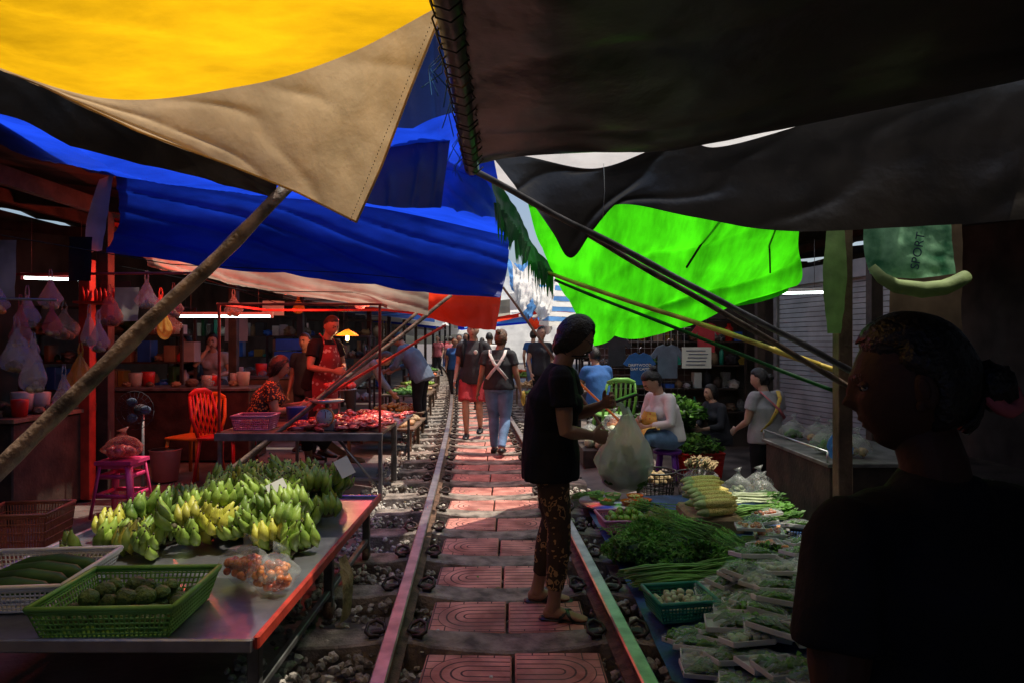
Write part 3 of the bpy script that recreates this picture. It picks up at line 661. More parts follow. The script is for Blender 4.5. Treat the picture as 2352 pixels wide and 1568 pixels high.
g.sheet([[(-1.15,3.35,2.24),(-1.6,3.35,2.42),(-2.05,3.35,2.66),(-2.5,3.35,2.90),(-3.5,3.3,3.1)],[(-1.2,3.45,2.17),(-1.65,3.45,2.29),(-2.2,3.45,2.43),(-2.6,3.45,2.60),(-3.6,3.4,2.74)]],M['t_black'],50,16,.015,2,fold=(.02,6,.2,0))
g.obj('dark_tarpaulin')
g=MB()
ridge=[(-.02,5.55,2.30),(-1.1,5.65,2.55),(-2.1,5.65,2.66),(-3.25,5.6,2.80)]
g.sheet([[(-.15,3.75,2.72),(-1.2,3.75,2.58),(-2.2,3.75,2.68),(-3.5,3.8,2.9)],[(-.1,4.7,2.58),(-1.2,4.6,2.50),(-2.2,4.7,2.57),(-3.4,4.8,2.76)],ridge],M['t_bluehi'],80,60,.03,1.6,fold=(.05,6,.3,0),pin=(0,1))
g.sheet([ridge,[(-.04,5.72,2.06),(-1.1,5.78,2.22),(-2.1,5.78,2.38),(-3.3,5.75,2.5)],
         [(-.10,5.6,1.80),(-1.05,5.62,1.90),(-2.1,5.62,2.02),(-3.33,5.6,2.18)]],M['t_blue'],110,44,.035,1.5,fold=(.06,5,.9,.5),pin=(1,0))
g.obj('blue_tarpaulin')
g=MB(); g.sheet([[(-3.22,5.52,2.80),(-3.32,5.5,2.75)],[(-3.26,5.5,2.45),(-3.42,5.5,2.45)],[(-3.30,5.5,2.18),(-3.44,5.5,2.16)]],M['t_grey'],8,20,.02,4)
g.obj('cream_tarpaulin_edge')
g=MB()
g.sheet([[(-.32,4.0,3.3),(-.42,4.05,3.4),(-.6,4.1,3.4)],[(-.33,4.0,2.9),(-.52,4.05,2.8),(-.8,4.05,2.76)],[(-.42,4.05,2.24),(-.64,4.05,2.24),(-.90,4.05,2.27)]],M['t_navy'],36,50,.02,2,fold=(.03,4,.4,0))
g.obj('navy_tarpaulin')
g=MB(); g.sheet([[(-.22,4.4,3.3),(-.28,4.4,3.4),(-.5,4.5,3.4)],[(-.28,4.5,2.75),(-.45,4.5,2.7),(-.7,4.5,2.7)],[(.0,4.9,2.3),(-.3,4.8,2.35),(-.6,4.8,2.4)]],M['t_bluefar'],26,34,.04,2,fold=(.04,4,.4,0))
g.obj('blue_tarpaulin_strip')
g=MB()
g.sheet([[(-.75,6.2,2.05),(-1.6,6.2,2.2),(-2.6,6.2,2.3),(-3.4,6.2,2.4)],[(-.78,6.4,1.88),(-1.6,6.4,1.93),(-2.6,6.4,2.03),(-3.4,6.4,2.18)],[(-.8,6.5,1.69),(-1.6,6.5,1.82),(-2.6,6.5,1.99),(-3.4,6.4,2.16)]],M['t_grey'],60,30,.03,2,fold=(.04,6,.6,0)); g.obj('cream_tarpaulin')
g=MB(); g.sheet([[(-.1,7.0,2.2),(-.6,7.1,2.25),(-1.1,7.1,2.3)],[(-.12,7.6,1.95),(-.6,7.6,1.95),(-1.1,7.6,1.95)],[(-.18,7.5,1.57),(-.6,7.5,1.62),(-1.05,7.5,1.74)]],M['t_red'],36,36,.03,2,fold=(.04,5,.2,0)); g.obj('red_tarpaulin')
g=MB(); g.sheet([[(-1.0,6.55,2.35),(-2.4,6.55,2.5),(-4,6.55,2.6)],[(-1.1,9.4,2.3),(-2.4,9.4,2.4),(-4,9.4,2.5)]],M['t_red'],26,26,.03,2); g.obj('red_canopy')
g=MB()
g.sheet([[(-.17,.6,2.46),(.2,.6,2.55),(.7,.6,2.65),(1.2,.6,2.7),(1.7,.6,2.75),(2.9,.6,2.8)],[(-.19,2.0,2.44),(.2,2.0,2.46),(.7,2.1,2.54),(1.2,2.1,2.60),(1.7,2.1,2.62),(2.9,2.1,2.74)],
         [(-.20,3.0,2.36),(.1,3.05,2.35),(.6,3.05,2.34),(1.05,3.1,2.42),(1.5,3.1,2.50),(2.9,3.2,2.78)],[(-.20,3.35,2.31),(.05,3.4,2.37),(.66,3.4,2.405),(1.0,3.4,2.455),(1.45,3.4,2.525),(2.75,3.4,2.82)]],M['t_black'],120,90,.012,1.9,fold=(.03,4,1.35,.3),pin=(0,1))
g.tube([(-.17,.8,2.50),(-.185,1.6,2.47),(-.19,2.4,2.43),(-.2,3.4,2.31)],[.045,.05,.042,.038],M['t_black'],10)
for i in range(22):
    y=1.5+i*.085+ru(-.02,.02); w=ru(.046,.052); g.tube([(-.19+w*math.cos(a),y+.012*a,2.45-(y-1.5)*.07+w*math.sin(a)) for a in (0,1,2,3,4,5,6)],.0035,M['cardb'] if i%7==3 else M['t_black'],5)
for i in range(14): 
    y=ru(2.2,3.3); g.tube([(-.23,y,2.44-(y-1.5)*.07),(-.25+ru(-.03,.02),y,2.40-(y-1.5)*.07),(-.26+ru(-.05,.05),y+.02,2.36-(y-1.5)*.07-.04*rnd())],.002,M['t_bluefar'],4)
g.obj('black_tarpaulin')
g=MB()
g.sheet([[(-.12,3.64,2.455),(.08,3.68,2.445),(.44,3.7,2.385),(.74,3.7,2.48),(.92,3.7,2.56),(1.10,3.7,2.50),(1.5,3.7,2.60),(1.9,3.7,2.74),(2.95,3.7,2.98)],
         [(.0,3.66,2.30),(.16,3.7,2.33),(.40,3.7,2.30),(.62,3.74,2.33),(.85,3.75,2.36),(1.15,3.75,2.34),(1.6,3.78,2.38),(2.1,3.78,2.45),(2.85,3.75,2.55)],
         [(.10,3.66,2.20),(.22,3.68,2.03),(.32,3.69,1.90),(.44,3.72,2.06),(.58,3.75,2.20),(1.0,3.75,2.13),(1.5,3.75,2.055),(2.1,3.72,2.07),(2.78,3.7,2.11)]],M['t_black'],130,50,.012,2.2,fold=(.02,4,.3,0),pin=(1,0))
g.obj('black_tarpaulin_flap')
g=MB(); g.sheet([[(-.1,3.1,3.05),(1.0,3.1,3.15),(2.8,3.1,3.3)],[(-.1,5.0,3.5),(1.0,5.0,3.6),(2.8,5.0,3.8)]],M['t_white'],20,20,.03,2); g.obj('white_tarpaulin')  # added sheet: whitens the sky gaps and softens sun on the shopper
g=MB(); g.sheet([[(-.2,6.9,2.95),(1.6,6.9,3.0),(3.8,6.9,3.1)],[(-.2,8.5,4.1),(1.6,8.5,4.2),(3.8,8.5,4.4)]],M['t_white'],20,20,.03,2); g.obj('sky_white_sheet')  # added sheet standing in for white sky behind the tarpaulin gaps
g=MB()
g.sheet([[(.10,4.9,2.50),(.7,4.8,2.62),(1.4,4.8,2.62),(2.1,4.9,2.55)],[(.22,5.3,2.18),(.75,5.3,2.22),(1.45,5.3,2.26),(2.2,5.25,2.22)],
         [(.45,5.8,1.84),(.9,5.9,1.80),(1.55,5.9,1.88),(2.36,5.55,1.96)],[(.76,6.3,1.41),(1.15,6.3,1.50),(1.7,6.1,1.62),(2.3,5.7,1.86)]],M['t_green'],130,100,.04,1.5,fold=(.12,3,1.0,.3))
g.tube([(1.62,4.98,2.48),(1.55,5.15,2.36),(1.5,5.3,2.25),(1.42,5.55,2.05)],.010,M['black'],5)
g.tube([(2.0,5.0,2.45),(2.0,5.3,2.2),(2.08,5.5,2.0)],.007,M['black'],5)
g.obj('green_tarpaulin')
g=MB()
def jag(q,u,v):
    if v>.99: q=q+V((0,0,-.14*abs(math.sin(u*48+3*math.sin(u*9)))*(.4+rnd())))
    return q
g.sheet([[(-.12,4.6,2.56),(.05,5.0,2.40),(.18,5.3,2.2),(.34,5.6,2.05)],[(-.10,4.6,2.30),(.02,5.0,2.18),(.18,5.3,2.02),(.32,5.6,1.93)]],M['t_dgreen'],70,10,.03,4,fn=jag)
for i in range(30):
    t=rnd(); a=V((-.12,4.58,2.4)).lerp(V((.32,5.58,1.98)),t); e=V((ru(-.03,.03),ru(-.03,.03),-ru(.08,.22))); g.add([a+V((-.02,0,0)),a+V((.02,.01,0)),a+e],[(0,1,2)],M['t_dgreen'],False)
g.obj('green_tarpaulin_fringe')
def pole(name,pts,r,mt):
    g=MB(); P=[]; R=[]
    a,b=V(pts[0]),V(pts[-1])
    for i in range(25):
        t=i/24; p=a.lerp(b,t)
        P.append(p+V((noise.noise(p*2),0,noise.noise(p*2+V((5,5,5)))))*.012); R.append((r[0]*(1-t)+r[1]*t)*(1+.10*noise.noise(p*5)+(.12 if i%6==3 else 0)))
    g.tube(P,R,mt,12); g.obj(name)
pole('wooden_pole',[(-3.05,3.05,.15),(-1.12,3.42,2.22)],(.045,.032),M['pole'])
pole('wooden_pole',[(-.21,3.45,2.32),(2.35,4.2,1.13)],(.016,.02),M['steel_dull'])
pole('wooden_pole',[(-.05,3.8,2.32),(2.35,4.4,1.05)],(.016,.018),M['pole'])
pole('bamboo_pole',[(.28,5.5,2.0),(2.5,5.2,1.22)],(.016,.022),M['bamboo'])
pole('wooden_pole',[(.35,5.6,1.95),(2.6,5.5,1.05)],(.012,.016),M['t_dgreen'])
pole('wooden_pole',[(-.62,7.0,1.92),(-2.75,5.9,.1)],(.018,.024),M['pole'])
pole('wooden_pole',[(-.95,6.9,1.75),(-2.7,6.1,.1)],(.016,.02),M['wood'])
pole('red_pole',[(-.70,7.2,1.62),(-2.2,6.9,.72)],(.013,.016),M['redpaint'])
pole('wooden_pole',[(-.1,8.2,2.1),(1.35,7.4,.0)],(.014,.018),M['wood'])
pole('red_pole',[(.55,7.8,1.2),(1.3,7.3,.45)],(.012,.014),M['orange_pl'])
g=MB(); g.tube([(2.02,5.27,1.39),(2.35,5.22,1.27)],.027,M['bamboo'],10); g.obj('warning_tape')
g=MB(); g.tube([(.47,3.5,2.36),(.475,3.5,2.22),(.465,3.5,2.08)],.0015,M['paper'],4)
g.tube([(-3.2,3.8,2.1),(-2,4.0,1.9),(-1.2,5.0,1.95),(-.5,6.5,2.0)],.003,M['black'],4); g.obj('hanging_string')
g=MB()
for i in range(7):
    y=5.9+i*.8; g.tube([(-3.4,y,2.1+.1*math.sin(i)),(-2.4,y+.3,1.85+ru(-.1,.1)),(-1.2,y+.6,1.95+ru(-.05,.1))],.004,M['black'],4)
g.obj('overhead_cables')

tc=[M['t_bluefar'],M['t_grey'],M['t_red'],M['t_bluefar'],M['t_white'],M['t_white'],M['t_bluehi'],M['t_grey']]
for i in range(9):
    y=9.6+i*3.4; c=cx(y+1.5)
    g=MB(); a=ru(-.5,-.9); z=ru(2.0,2.25)
    g.sheet([[(c+a,y,z+.2),(c-2,y,z+.4),(c-3.6,y,z+.5)],[(c+a,y+1.6,z+.1),(c-2,y+1.6,z+.25),(c-3.6,y+1.6,z+.45)],[(c+a,y+3.2,z),(c-2,y+3.2,z+.3),(c-3.6,y+3.2,z+.4)]],tc[i%8],24,20,.05,1.5)
    g.sheet([[(c+a,y,z+.2),(c-2,y,z+.4),(c-3.6,y,z+.5)],[(c+a,y,z-.1),(c-2,y,z+.05),(c-3.6,y,z+.2)]],tc[i%8],24,6,.03,3)
    g.obj('stall_canopy')
    if i>0:
        g=MB(); a=ru(.6,.9) if y<22 else .3
        g.sheet([[(c+a,y,z+.3),(c+2.4,y,z+.5),(c+4,y,z+.6)],[(c+a,y+1.6,z),(c+2.4,y+1.6,z+.25),(c+4,y+1.6,z+.45)],[(c+a,y+3.2,z+.1),(c+2.4,y+3.2,z+.3),(c+4,y+3.2,z+.4)]],tc[(i*3+1)%8],24,20,.05,1.5)
        g.sheet([[(c+a,y,z+.3),(c+2.4,y,z+.5),(c+4,y,z+.6)],[(c+a,y,z-.02),(c+2.4,y,z+.15),(c+4,y,z+.3)]],tc[(i*3+1)%8],24,6,.03,3)
        g.obj('stall_canopy')
for j,(x,y,z,w,h,m_) in enumerate(((.0,11.2,2.75,.35,.7,'t_white'),(.33,11.4,2.5,.4,.6,'t_white'),(.1,12.4,2.3,.35,.4,'t_bluefar'),(.55,12.6,2.6,.3,.9,'t_white'),(.2,14.5,2.9,1.2,.7,'t_white'),(-.1,13.5,3.1,.5,.6,'t_bluefar'),(.3,13,1.95,.4,.25,'t_red'))):
    g=MB(); g.sheet([[(x,y,z),(x+w*.5,y+.2,z-.12),(x+w,y,z+.05)],[(x+.03,y+.35,z-h*.5),(x+w*.5,y+.5,z-h*.6),(x+w,y+.3,z-h*.4)],[(x+.1,y+.5,z-h),(x+w*.5,y+.7,z-h*1.15),(x+w*.9,y+.5,z-h*.9)]],M[m_],24,24,.06,5,fold=(.08,5,.3,j)); g.obj('hanging_cloth')
g=MB()
for i in range(9):
    g.sheet([[(.35+.02*i,12.0+.1*i,2.55-.09*i),(1.3,12.0+.1*i,2.5-.09*i)],[(.35+.02*i,12.09+.1*i,2.47-.09*i),(1.3,12.09+.1*i,2.42-.09*i)]],M['t_bluefar'] if i%2 else M['t_white'],10,3,.015,3)
g.obj('striped_blue_awning')
# white sheets added to brighten the lane's far background, in place of haze
for j,(x0,x1,y,z0,z1) in enumerate(((-9,-2.5,43,1.9,4.6),(-3.5,4,44.5,.2,4.2),(.2,2.6,19.5,2.2,3.6),(-1.0,.9,24,2.5,4.0))):
    g=MB(); g.sheet([[(x0,y,z0),((x0+x1)/2,y,z0-.1),(x1,y,z0)],[(x0,y+2.2,(z0+z1)/2),((x0+x1)/2,y+2.2,(z0+z1)/2),(x1,y+2.2,(z0+z1)/2)],[(x0,y+4,z1),((x0+x1)/2,y+4,z1+.1),(x1,y+4,z1)]],M['t_white'],30,30,.08,1,fold=(.15,6,.2,j)); g.obj('distant_glow_sheet')

# ------------------------------------------------------------ market buildings
def building(name,xi,xo,zr,po=.35):
    E=empty(name); sg=1 if xo>xi else -1
    g=MB(); n=160; vs=[]
    for i in range(n):
        y=-7+i*52/(n-1)
        for x,z in ((xi,zr),(xo,zr+.5)): vs.append((x,y,z+.03*math.sin(i*2.1)))
    g.add(vs,[(2*i,2*i+1,2*i+3,2*i+2) for i in range(n-1)],M['rooftin'],False); g.obj('roof',E)
    g=MB(); g.box((xo+sg*.1,19,1.5),(.2,52,3.6),M['wallL'],bev=0); g.obj('back_wall',E)
    g=MB()
    for i in range(17):
        y=-5.5+3*i; 
        if abs(y-3.5)<.1: continue
        g.box((xi+sg*po,y,zr/2-.1),(.11,.11,zr+.2),M['wooddark']); g.box(((xi+xo)/2,y,zr+.05),(abs(xo-xi),.07,.14),M['wooddark'],tilt=('Y',-sg*.1))
    g.box((xi+sg*po,19,zr-.12),(.07,52,.14),M['wooddark'],bev=0); g.box((xi+sg*1.6,19,zr-.02),(.07,52,.12),M['wooddark'],bev=0); g.obj('posts_and_beams',E)
    return E
building('market_hall',-3.15,-7.2,2.83,.72)
building('market_shophouse',3.1,7,2.95)
g=MB()  # unseen sheets behind the camera, added to keep skylight off the onlooker
g.sheet([[(-3.7,-5,2.75),(-2,-5,2.6),(-.3,-5,2.6)],[(-3.7,1.2,2.95),(-2,1.2,3.0),(-.3,1.2,2.8)]],M['t_navy'],30,30,.03,1.5)
g.sheet([[(-.1,-5,2.5),(1.6,-5,2.6),(3.3,-5,2.7)],[(-.1,.8,2.5),(1.6,.8,2.68),(3.3,.8,2.8)]],M['t_black'],30,30,.03,1.5)
g.sheet([[(.3,-3,2.6),(1.6,-3,2.6),(3.3,-3,2.7)],[(.3,-3,0),(1.6,-3,0),(3.3,-3,0)]],M['t_black'],30,30,.03,1.5)
g.sheet([[(-1.9,-4,2.6),(-3,-4,2.6),(-6,-4,2.7)],[(-1.9,-4,0),(-3,-4,0),(-6,-4,0)]],M['t_black'],30,30,.03,1.5); g.obj('rear_light_blocker')
g=MB(); T=Matrix.Translation((3.55,9.1,0))@Matrix.Rotation(math.atan2(-2.6,.5),4,'Z')
for i in range(40): g.box((1.35,0,-.2+i*.06),(2.6,.03,.052),M['shutter'],T=T,bev=.012)
g.box((0,0,1),(.08,.1,2.6),M['steel_dull'],T=T); g.box((2.7,0,1),(.08,.1,2.6),M['steel_dull'],T=T); g.box((1.35,0,2.25),(2.8,.2,.2),M['shutter'],T=T)
g.obj('roller_shutter')
g=MB(); g.box((3.2,11.6,1.2),(3.6,.1,3.2),M['wallL'],bev=0); g.obj('stall_partition_wall')
g=MB()
for i in range(15): g.tube([(1.2+i*.1,10.3,.5),(1.2+i*.1,10.3,1.7)],.003,M['steel_dull'],4)
for i in range(12): g.tube([(1.15,10.3,.55+i*.1),(2.7,10.3,.55+i*.1)],.003,M['steel_dull'],4)
g.obj('wire_display_grid')
def tshirt(name,x,y,z,mt,sc=1):
    g=MB(); T=Matrix.Translation((x,y,z))@Matrix.Scale(sc,4)
    o=[(-.08,.32),(-.2,.27),(-.32,.10),(-.24,.05),(-.18,.14),(-.18,-.3),(.18,-.3),(.18,.14),(.24,.05),(.32,.10),(.2,.27),(.08,.32),(0,.28)]
    n=len(o); vs=[(a,-.012,b) for a,b in o]+[(a,.012,b) for a,b in o]
    g.add(vs,[tuple(range(n)),tuple(range(2*n-1,n-1,-1))]+[(i,(i+1)%n,n+(i+1)%n,n+i)[::-1] for i in range(n)],mt,False,T)
    g.tube([(0,0,.32),(0,0,.4),(.03,0,.42)],.005,M['steel'],5,T=T)
    return g.obj(name)
o=tshirt('hanging_t_shirt',1.86,9.95,1.05,M['bluecloth'],.75)
text('t_shirt_lettering','DRIFTWOOD\nDAY CAMP',.055,M['whitecloth'],Matrix.Translation((1.86,9.93,1.08))@Matrix.Rotation(math.pi/2,4,'X'),o)
tshirt('hanging_t_shirt',2.3,10.1,1.15,M['blgrey'],.8); tshirt('hanging_t_shirt',1.55,10.1,1.3,M['darkcloth'],.7); tshirt('hanging_t_shirt',2.9,10.2,1.5,M['redcloth'],.7)
g=MB(); g.box((2.65,9.8,1.22),(.42,.01,.3),M['paper'],bev=0)
for i in range(5): g.box((2.65+ru(-.04,.04),9.79,1.32-i*.05),(.28,.003,.012),M['ink'],bev=0)
g.obj('notice_board')
g=MB(); g.box((2.13,4.4,1.2),(.09,.09,2.6),M['wood']); g.obj('timber_post')
M['palegreen']=mat('pale_green_cloth',(.22,.30,.12),.7,0,.3,6,.3,14,trans=.25)
g=MB(); g.sheet([[(1.98,4.28,2.2),(2.08,4.28,2.2)],[(1.94,4.26,1.85),(2.1,4.28,1.85)],[(1.97,4.26,1.5),(2.06,4.28,1.5)]],M['palegreen'],8,20,.01,8); g.obj('hanging_cloth_strip')
M['printbag']=mat('printed_green_plastic',(.06,.26,.13),.35,0,.4,7,.4,12,col2=(.22,.42,.26),trans=.3)
E=empty('printed_plastic_sack')
g=MB(); g.sheet([[(2.16,4.2,2.25),(2.42,4.18,2.25),(2.70,4.2,2.25)],[(2.16,4.18,2.0),(2.42,4.14,2.0),(2.70,4.18,2.0)],[(2.18,4.16,1.86),(2.42,4.12,1.83),(2.70,4.16,1.86)]],M['printbag'],40,30,.012,5,fold=(.012,4,.2,0)); g.obj('sack_front',E)
g=MB(); g.tube([(2.17,4.12,1.90),(2.22,4.1,1.83),(2.30,4.09,1.78),(2.45,4.07,1.755),(2.58,4.08,1.77),(2.66,4.1,1.80),(2.74,4.12,1.84)],[.025,.035,.042,.048,.047,.044,.04],M['palegreen'],14); g.obj('sack_roll',E)
text('sack_lettering','SPORT',.075,M['ink'],Matrix.Translation((2.43,4.085,1.99))@Matrix.Rotation(math.radians(90),4,'X')@Matrix.Rotation(math.radians(80),4,'Z'),E)
g=MB(); g.sheet([[(2.6,4.7,2.3),(3.1,4.7,2.3)],[(2.6,4.7,1.2),(3.1,4.7,1.2)]],M['cardb'],14,20,.02,6); g.obj('brown_plastic_sheet')
def fluor(x,y,z,l,rz):
    g=MB(); T=Matrix.Translation((x,y,z))@Matrix.Rotation(rz,4,'Z')
    g.box((0,0,.03),(l,.06,.035),M['white'],T=T); g.tube([(-l/2+.03,0,0),(l/2-.03,0,0)],.014,M['tube_on'],8,T=T)
    for s in (-1,1): g.box((s*(l/2-.015),0,.005),(.03,.04,.05),M['white'],T=T); g.tube([(s*l*.35,0,.05),(s*l*.35,0,.6)],.003,M['steel_dull'],4,T=T)
    g.obj('fluorescent_lamp')
fluor(-3.45,8.2,1.75,1.15,.03); fluor(-4.6,6.9,2.08,.6,.5); fluor(3.15,7.8,2.0,.8,-.35); fluor(-5.3,12,1.9,1.2,.1)
def pendant(x,y,z,shade,bulb,power,col,ztop=2.4,r=.09):
    E=empty('pendant_lamp'); g=MB()
    g.tube([(x,y,z+.02),(x,y,z+.05),(x,y,z+.085),(x,y,z+.10)],[r,r*.75,r*.3,.015],shade,18,caps=False); g.tube([(x,y,z+.1),(x,y,ztop)],.003,M['black'],4); g.obj('shade_and_cord',E)
    g=MB(); g.tube([(x,y,z+.06),(x,y,z+.03),(x,y,z-.03),(x,y,z-.045)],[.012,.022,.022,.01],bulb,10); g.obj('bulb',E)
    l=bpy.data.lights.new('lamp_light','POINT'); l.energy=power; l.color=col; l.shadow_soft_size=.05
    o=bpy.data.objects.new('lamp_light',l); S.collection.objects.link(o); o.location=(x,y,z-.09); o.parent=E
pendant(-2.05,8.5,1.5,M['lampshade'],M['bulb_on'],9,(1,.6,.25),r=.14)
pendant(-2.35,7.1,1.98,M['red_pl'],M['redfill'],34,(1,.07,.04))  # red lamps from here on are added, standing in for sun through red awnings
pendant(-3.35,6.8,2.2,M['red_pl'],M['redfill'],30,(1,.09,.05),2.6)
pendant(-1.9,9.0,1.95,M['red_pl'],M['redfill'],16,(1,.10,.06))

# ------------------------------------------------------------ furniture helpers
def basket(name,c,size,h,mt,rz=0):
    g=MB(); T=Matrix.Translation(c)@Matrix.Rotation(rz,4,'Z'); w,d=size; k=.86
    g.box((0,0,.006),(w*k,d*k,.008),mt,T=T,bev=0)
    def ring(z,f,r,flat=1): 
        P=[(-w/2*f,-d/2*f,z),(w/2*f,-d/2*f,z),(w/2*f,d/2*f,z),(-w/2*f,d/2*f,z),(-w/2*f,-d/2*f,z)]
        for a,b in zip(P,P[1:]): g.tube([a,b],r,mt,6,T=T)
    ring(h,1,.010); ring(h-.012,.995,.006); ring(.006,k,.006)
    for q in (.18,.34,.5,.66,.82): ring(h*q,k+(1-k)*q,.0036)
    for (ax,ln) in ((0,w),(1,d)):
        n=int(ln/.018)
        for i in range(n+1):
            t=-.5+i/n
            for s in (-.5,.5):
                a=(w*k*t,d*k*s,.006) if ax==0 else (w*k*s,d*k*t,.006); b=(w*t,d*s,h) if ax==0 else (w*s,d*t,h)
                g.tube([a,b],.0036,mt,4,T=T,caps=False)
    return g.obj(name)
def pile(g,c,sx,sy,h,r,mt,n,amp=.1,sub=2,flat=1):
    for i in range(n):
        a=ru(0,6.28); q=math.sqrt(rnd()); x=q*math.cos(a); y=q*math.sin(a)
        rr=r*ru(.85,1.12); g.ell((c[0]+x*sx,c[1]+y*sy,c[2]+rr*.8+h*(1-q)*rnd()),(rr,rr*ru(.9,1.05),rr*flat),mt,sub,amp=amp)
def boxpile(g,c,w,d,layers,r,mt,amp=.08,sub=3):
    z=c[2]
    for L in range(layers):
        k=1-.25*L; nx=max(1,int(w*k/(2*r))); ny=max(1,int(d*k/(2*r)))
        for i in range(nx):
            for j in range(ny):
                rr=r*ru(.82,1.08); g.ell((c[0]+(i+.5-nx/2)*2*r+ru(-.5,.5)*r,c[1]+(j+.5-ny/2)*2*r+ru(-.5,.5)*r,z+rr),(rr,rr*ru(.92,1.05),rr*ru(.88,1)),mt,sub,amp=amp)
        z+=r*1.45
g=MB()
g.box((-1.61,3.5,.385),(1.42,2.2,.02),M['steel'],bev=.003)
for x in (-.893,-2.327): g.box((x,3.5,.40),(.022,2.24,.05),M['redpaint'] if x>-1 else M['steel'],bev=.006)
for y in (2.385,4.615): g.box((-1.61,y,.39),(1.41,.022,.05),M['steel'],bev=.006)
for x in (-.96,-2.25):
    for y in (2.55,3.58,4.5):
        g.box((x,y,.22),(.045,.045,.31),M['steel_dull']); g.tube([(x-.018,y,.05),(x+.018,y,.05)],.05,M['railrust'],16)
        g.box((x,y,.09),(.05,.04,.05),M['steel_dull'])
g.box((-.96,3.5,.14),(.03,2.0,.03),M['steel_dull']); g.box((-2.25,3.5,.14),(.03,2.0,.03),M['steel_dull'])
g.obj('metal_table')
def bhand(g,c,ang,tilt,mt,n=6,l=.13):
    B=Matrix.Translation(c)@Matrix.Rotation(ang,4,'Z')@Matrix.Rotation(tilt,4,'Y')@Matrix.Rotation(ru(-.5,.5),4,'X')
    for row in (0,1):
        for i in range(n-row):
            off=i-(n-1-row)/2; L=l*ru(.88,1.1); bend=ru(.45,.65); r=ru(1.0,1.2)
            T=B@Matrix.Translation((-.01*abs(off),off*.032,row*.032))@Matrix.Rotation(off*.13+ru(-.07,.07),4,'Z')@Matrix.Rotation(-row*.25+ru(-.07,.07),4,'Y')
            pts=[];rad=[.006,.010,.0195,.0250,.0250,.0195,.010,.005]
            for k in range(8):
                t=k/7; a=t*bend*2; pts.append((L*math.sin(a)/(2*bend),0,L*(1-math.cos(a))/(2*bend)))
            g.tube(pts,[q*r for q in rad],mt,7,T=T)
            e=V(pts[-1]); g.tube([e,e+V((.004,0,.008))],[.005,.0035],M['banana_tip'],5,T=T)
    g.ell((0,0,.012),(.018,n*.015,.022),M['banana_tip'],2,T=B)
g=MB()
for layer,(cnt,z0) in enumerate(((84,.43),(70,.50),(46,.57))):
    for i in range(cnt):
        m_=.10*layer; x=ru(-2.12+m_*1.6,-1.02-m_*.6); y=ru(3.30+m_,4.5-m_)
        if x<-1.8 and y>4.0: x+=.5
        mt=M['banana2'] if (y<3.65 and rnd()<.25) or rnd()<.05 else M['banana']
        bhand(g,(x,y,z0+ru(-.02,.03)),-math.pi/2+ru(-1.4,1.4) if rnd()<.7 else ru(0,6.28),ru(-1.25,-.1),mt,random.choice((3,4,5)),ru(.12,.15))
g.obj('banana_heap')
for (x,y,z,s,tx) in ((-1.22,3.58,.66,.12,'35'),(-1.03,4.2,.68,.11,None)):
    R=Matrix.Translation((x,y,z))@Matrix.Rotation(.25,4,'Z')@Matrix.Rotation(math.radians(62),4,'X')@Matrix.Rotation(.45,4,'Z')
    g=MB(); g.box((0,0,0),(s*.8,s*1.1,.002),M['paper'],bev=0); g.box((0,-s*.75,-.004),(.006,s*.8,.004),M['wood'],bev=0); o=g.obj('price_tag',T=R)
    if tx: text('price_number',tx,s*.5,M['ink'],Matrix.Translation((0,-s*.1,.003)),o)
basket('green_basket',(-1.45,2.60,.40),(.50,.44,),.12,M['green_pl'],.05)
g=MB(); boxpile(g,(-1.45,2.60,.415),.42,.36,2,.034,M['limedark'],.12); g.obj('kaffir_lime_pile')
basket('white_basket',(-2.02,2.85,.40),(.52,.50),.11,M['white'],.1)
g=MB()
for i in range(4):
    y=2.7+i*.1; g.tube([(-2.2,y,.46),(-2.12,y,.47),(-2.0,y+.02,.475),(-1.86,y,.47),(-1.82,y,.465)],[.012,.035,.04,.034,.01],M['leafd'],12)
g.obj('gourd_pile')
for (x,y) in ((-1.17,2.98),(-1.0,2.86)):
    g=MB(); 
    for i in range(46):
        a=V((ru(-1,1),ru(-1,1),ru(-1,1))); a=a.normalized()*rnd()**.4; g.ell((x+a.x*.078,y+a.y*.07,.47+a.z*.05),.017,M['tomato'],2)
    g.ell((x,y,.48),(.105,.095,.078),M['film'],4,amp=.2,fr=2.2); g.tube([(x,y,.54),(x+.01,y-.01,.565),(x+.03,y,.60)],[.03,.010,.035],M['film'],10); g.obj('bag_of_tomatoes')
g=MB(); g.sheet([[(-.87,3.42,.36),(-.85,3.52,.36)],[(-.84,3.40,.2),(-.82,3.54,.2)],[(-.85,3.4,.04),(-.83,3.54,.04)]],M['root'],10,16,.015,9); g.obj('hanging_rag')

g=MB()
g.box((-1.93,6.6,.615),(1.5,.85,.03),M['wood']); g.box((-1.93,6.17,.59),(1.52,.03,.07),M['steel_dull'])
for x in (-2.66,-1.2):
    for y in (6.22,7.0): 
        g.box((x,y,.3),(.035,.035,.6),M['steel_dull'])
    g.box((x,6.2,1.2),(.022,.022,1.15),M['redpaint'],bev=.003)
    g.tube([(x,6.22,.1),(x+.4*(1 if x<-2 else -1),6.22,.58)],.012,M['steel_dull'],6)
g.box((-1.93,6.2,1.785),(1.5,.024,.024),M['redpaint']); g.box((-2.66,6.8,1.785),(.024,1.2,.024),M['redpaint']); g.box((-1.2,6.8,1.785),(.024,1.2,.024),M['redpaint']); g.box((-1.93,7.4,1.785),(1.5,.024,.024),M['redpaint'])
g.box((-1.93,6.22,.2),(1.5,.02,.03),M['steel_dull'])
for x in (-1.25,-2.6): g.tube([(x-.015,6.22,.04),(x+.015,6.22,.04)],.045,M['railrust'],14)
g.obj('meat_stall_table')
g=MB(); g.box((-1.75,7.7,.56),(1.1,1.2,.03),M['steel'])
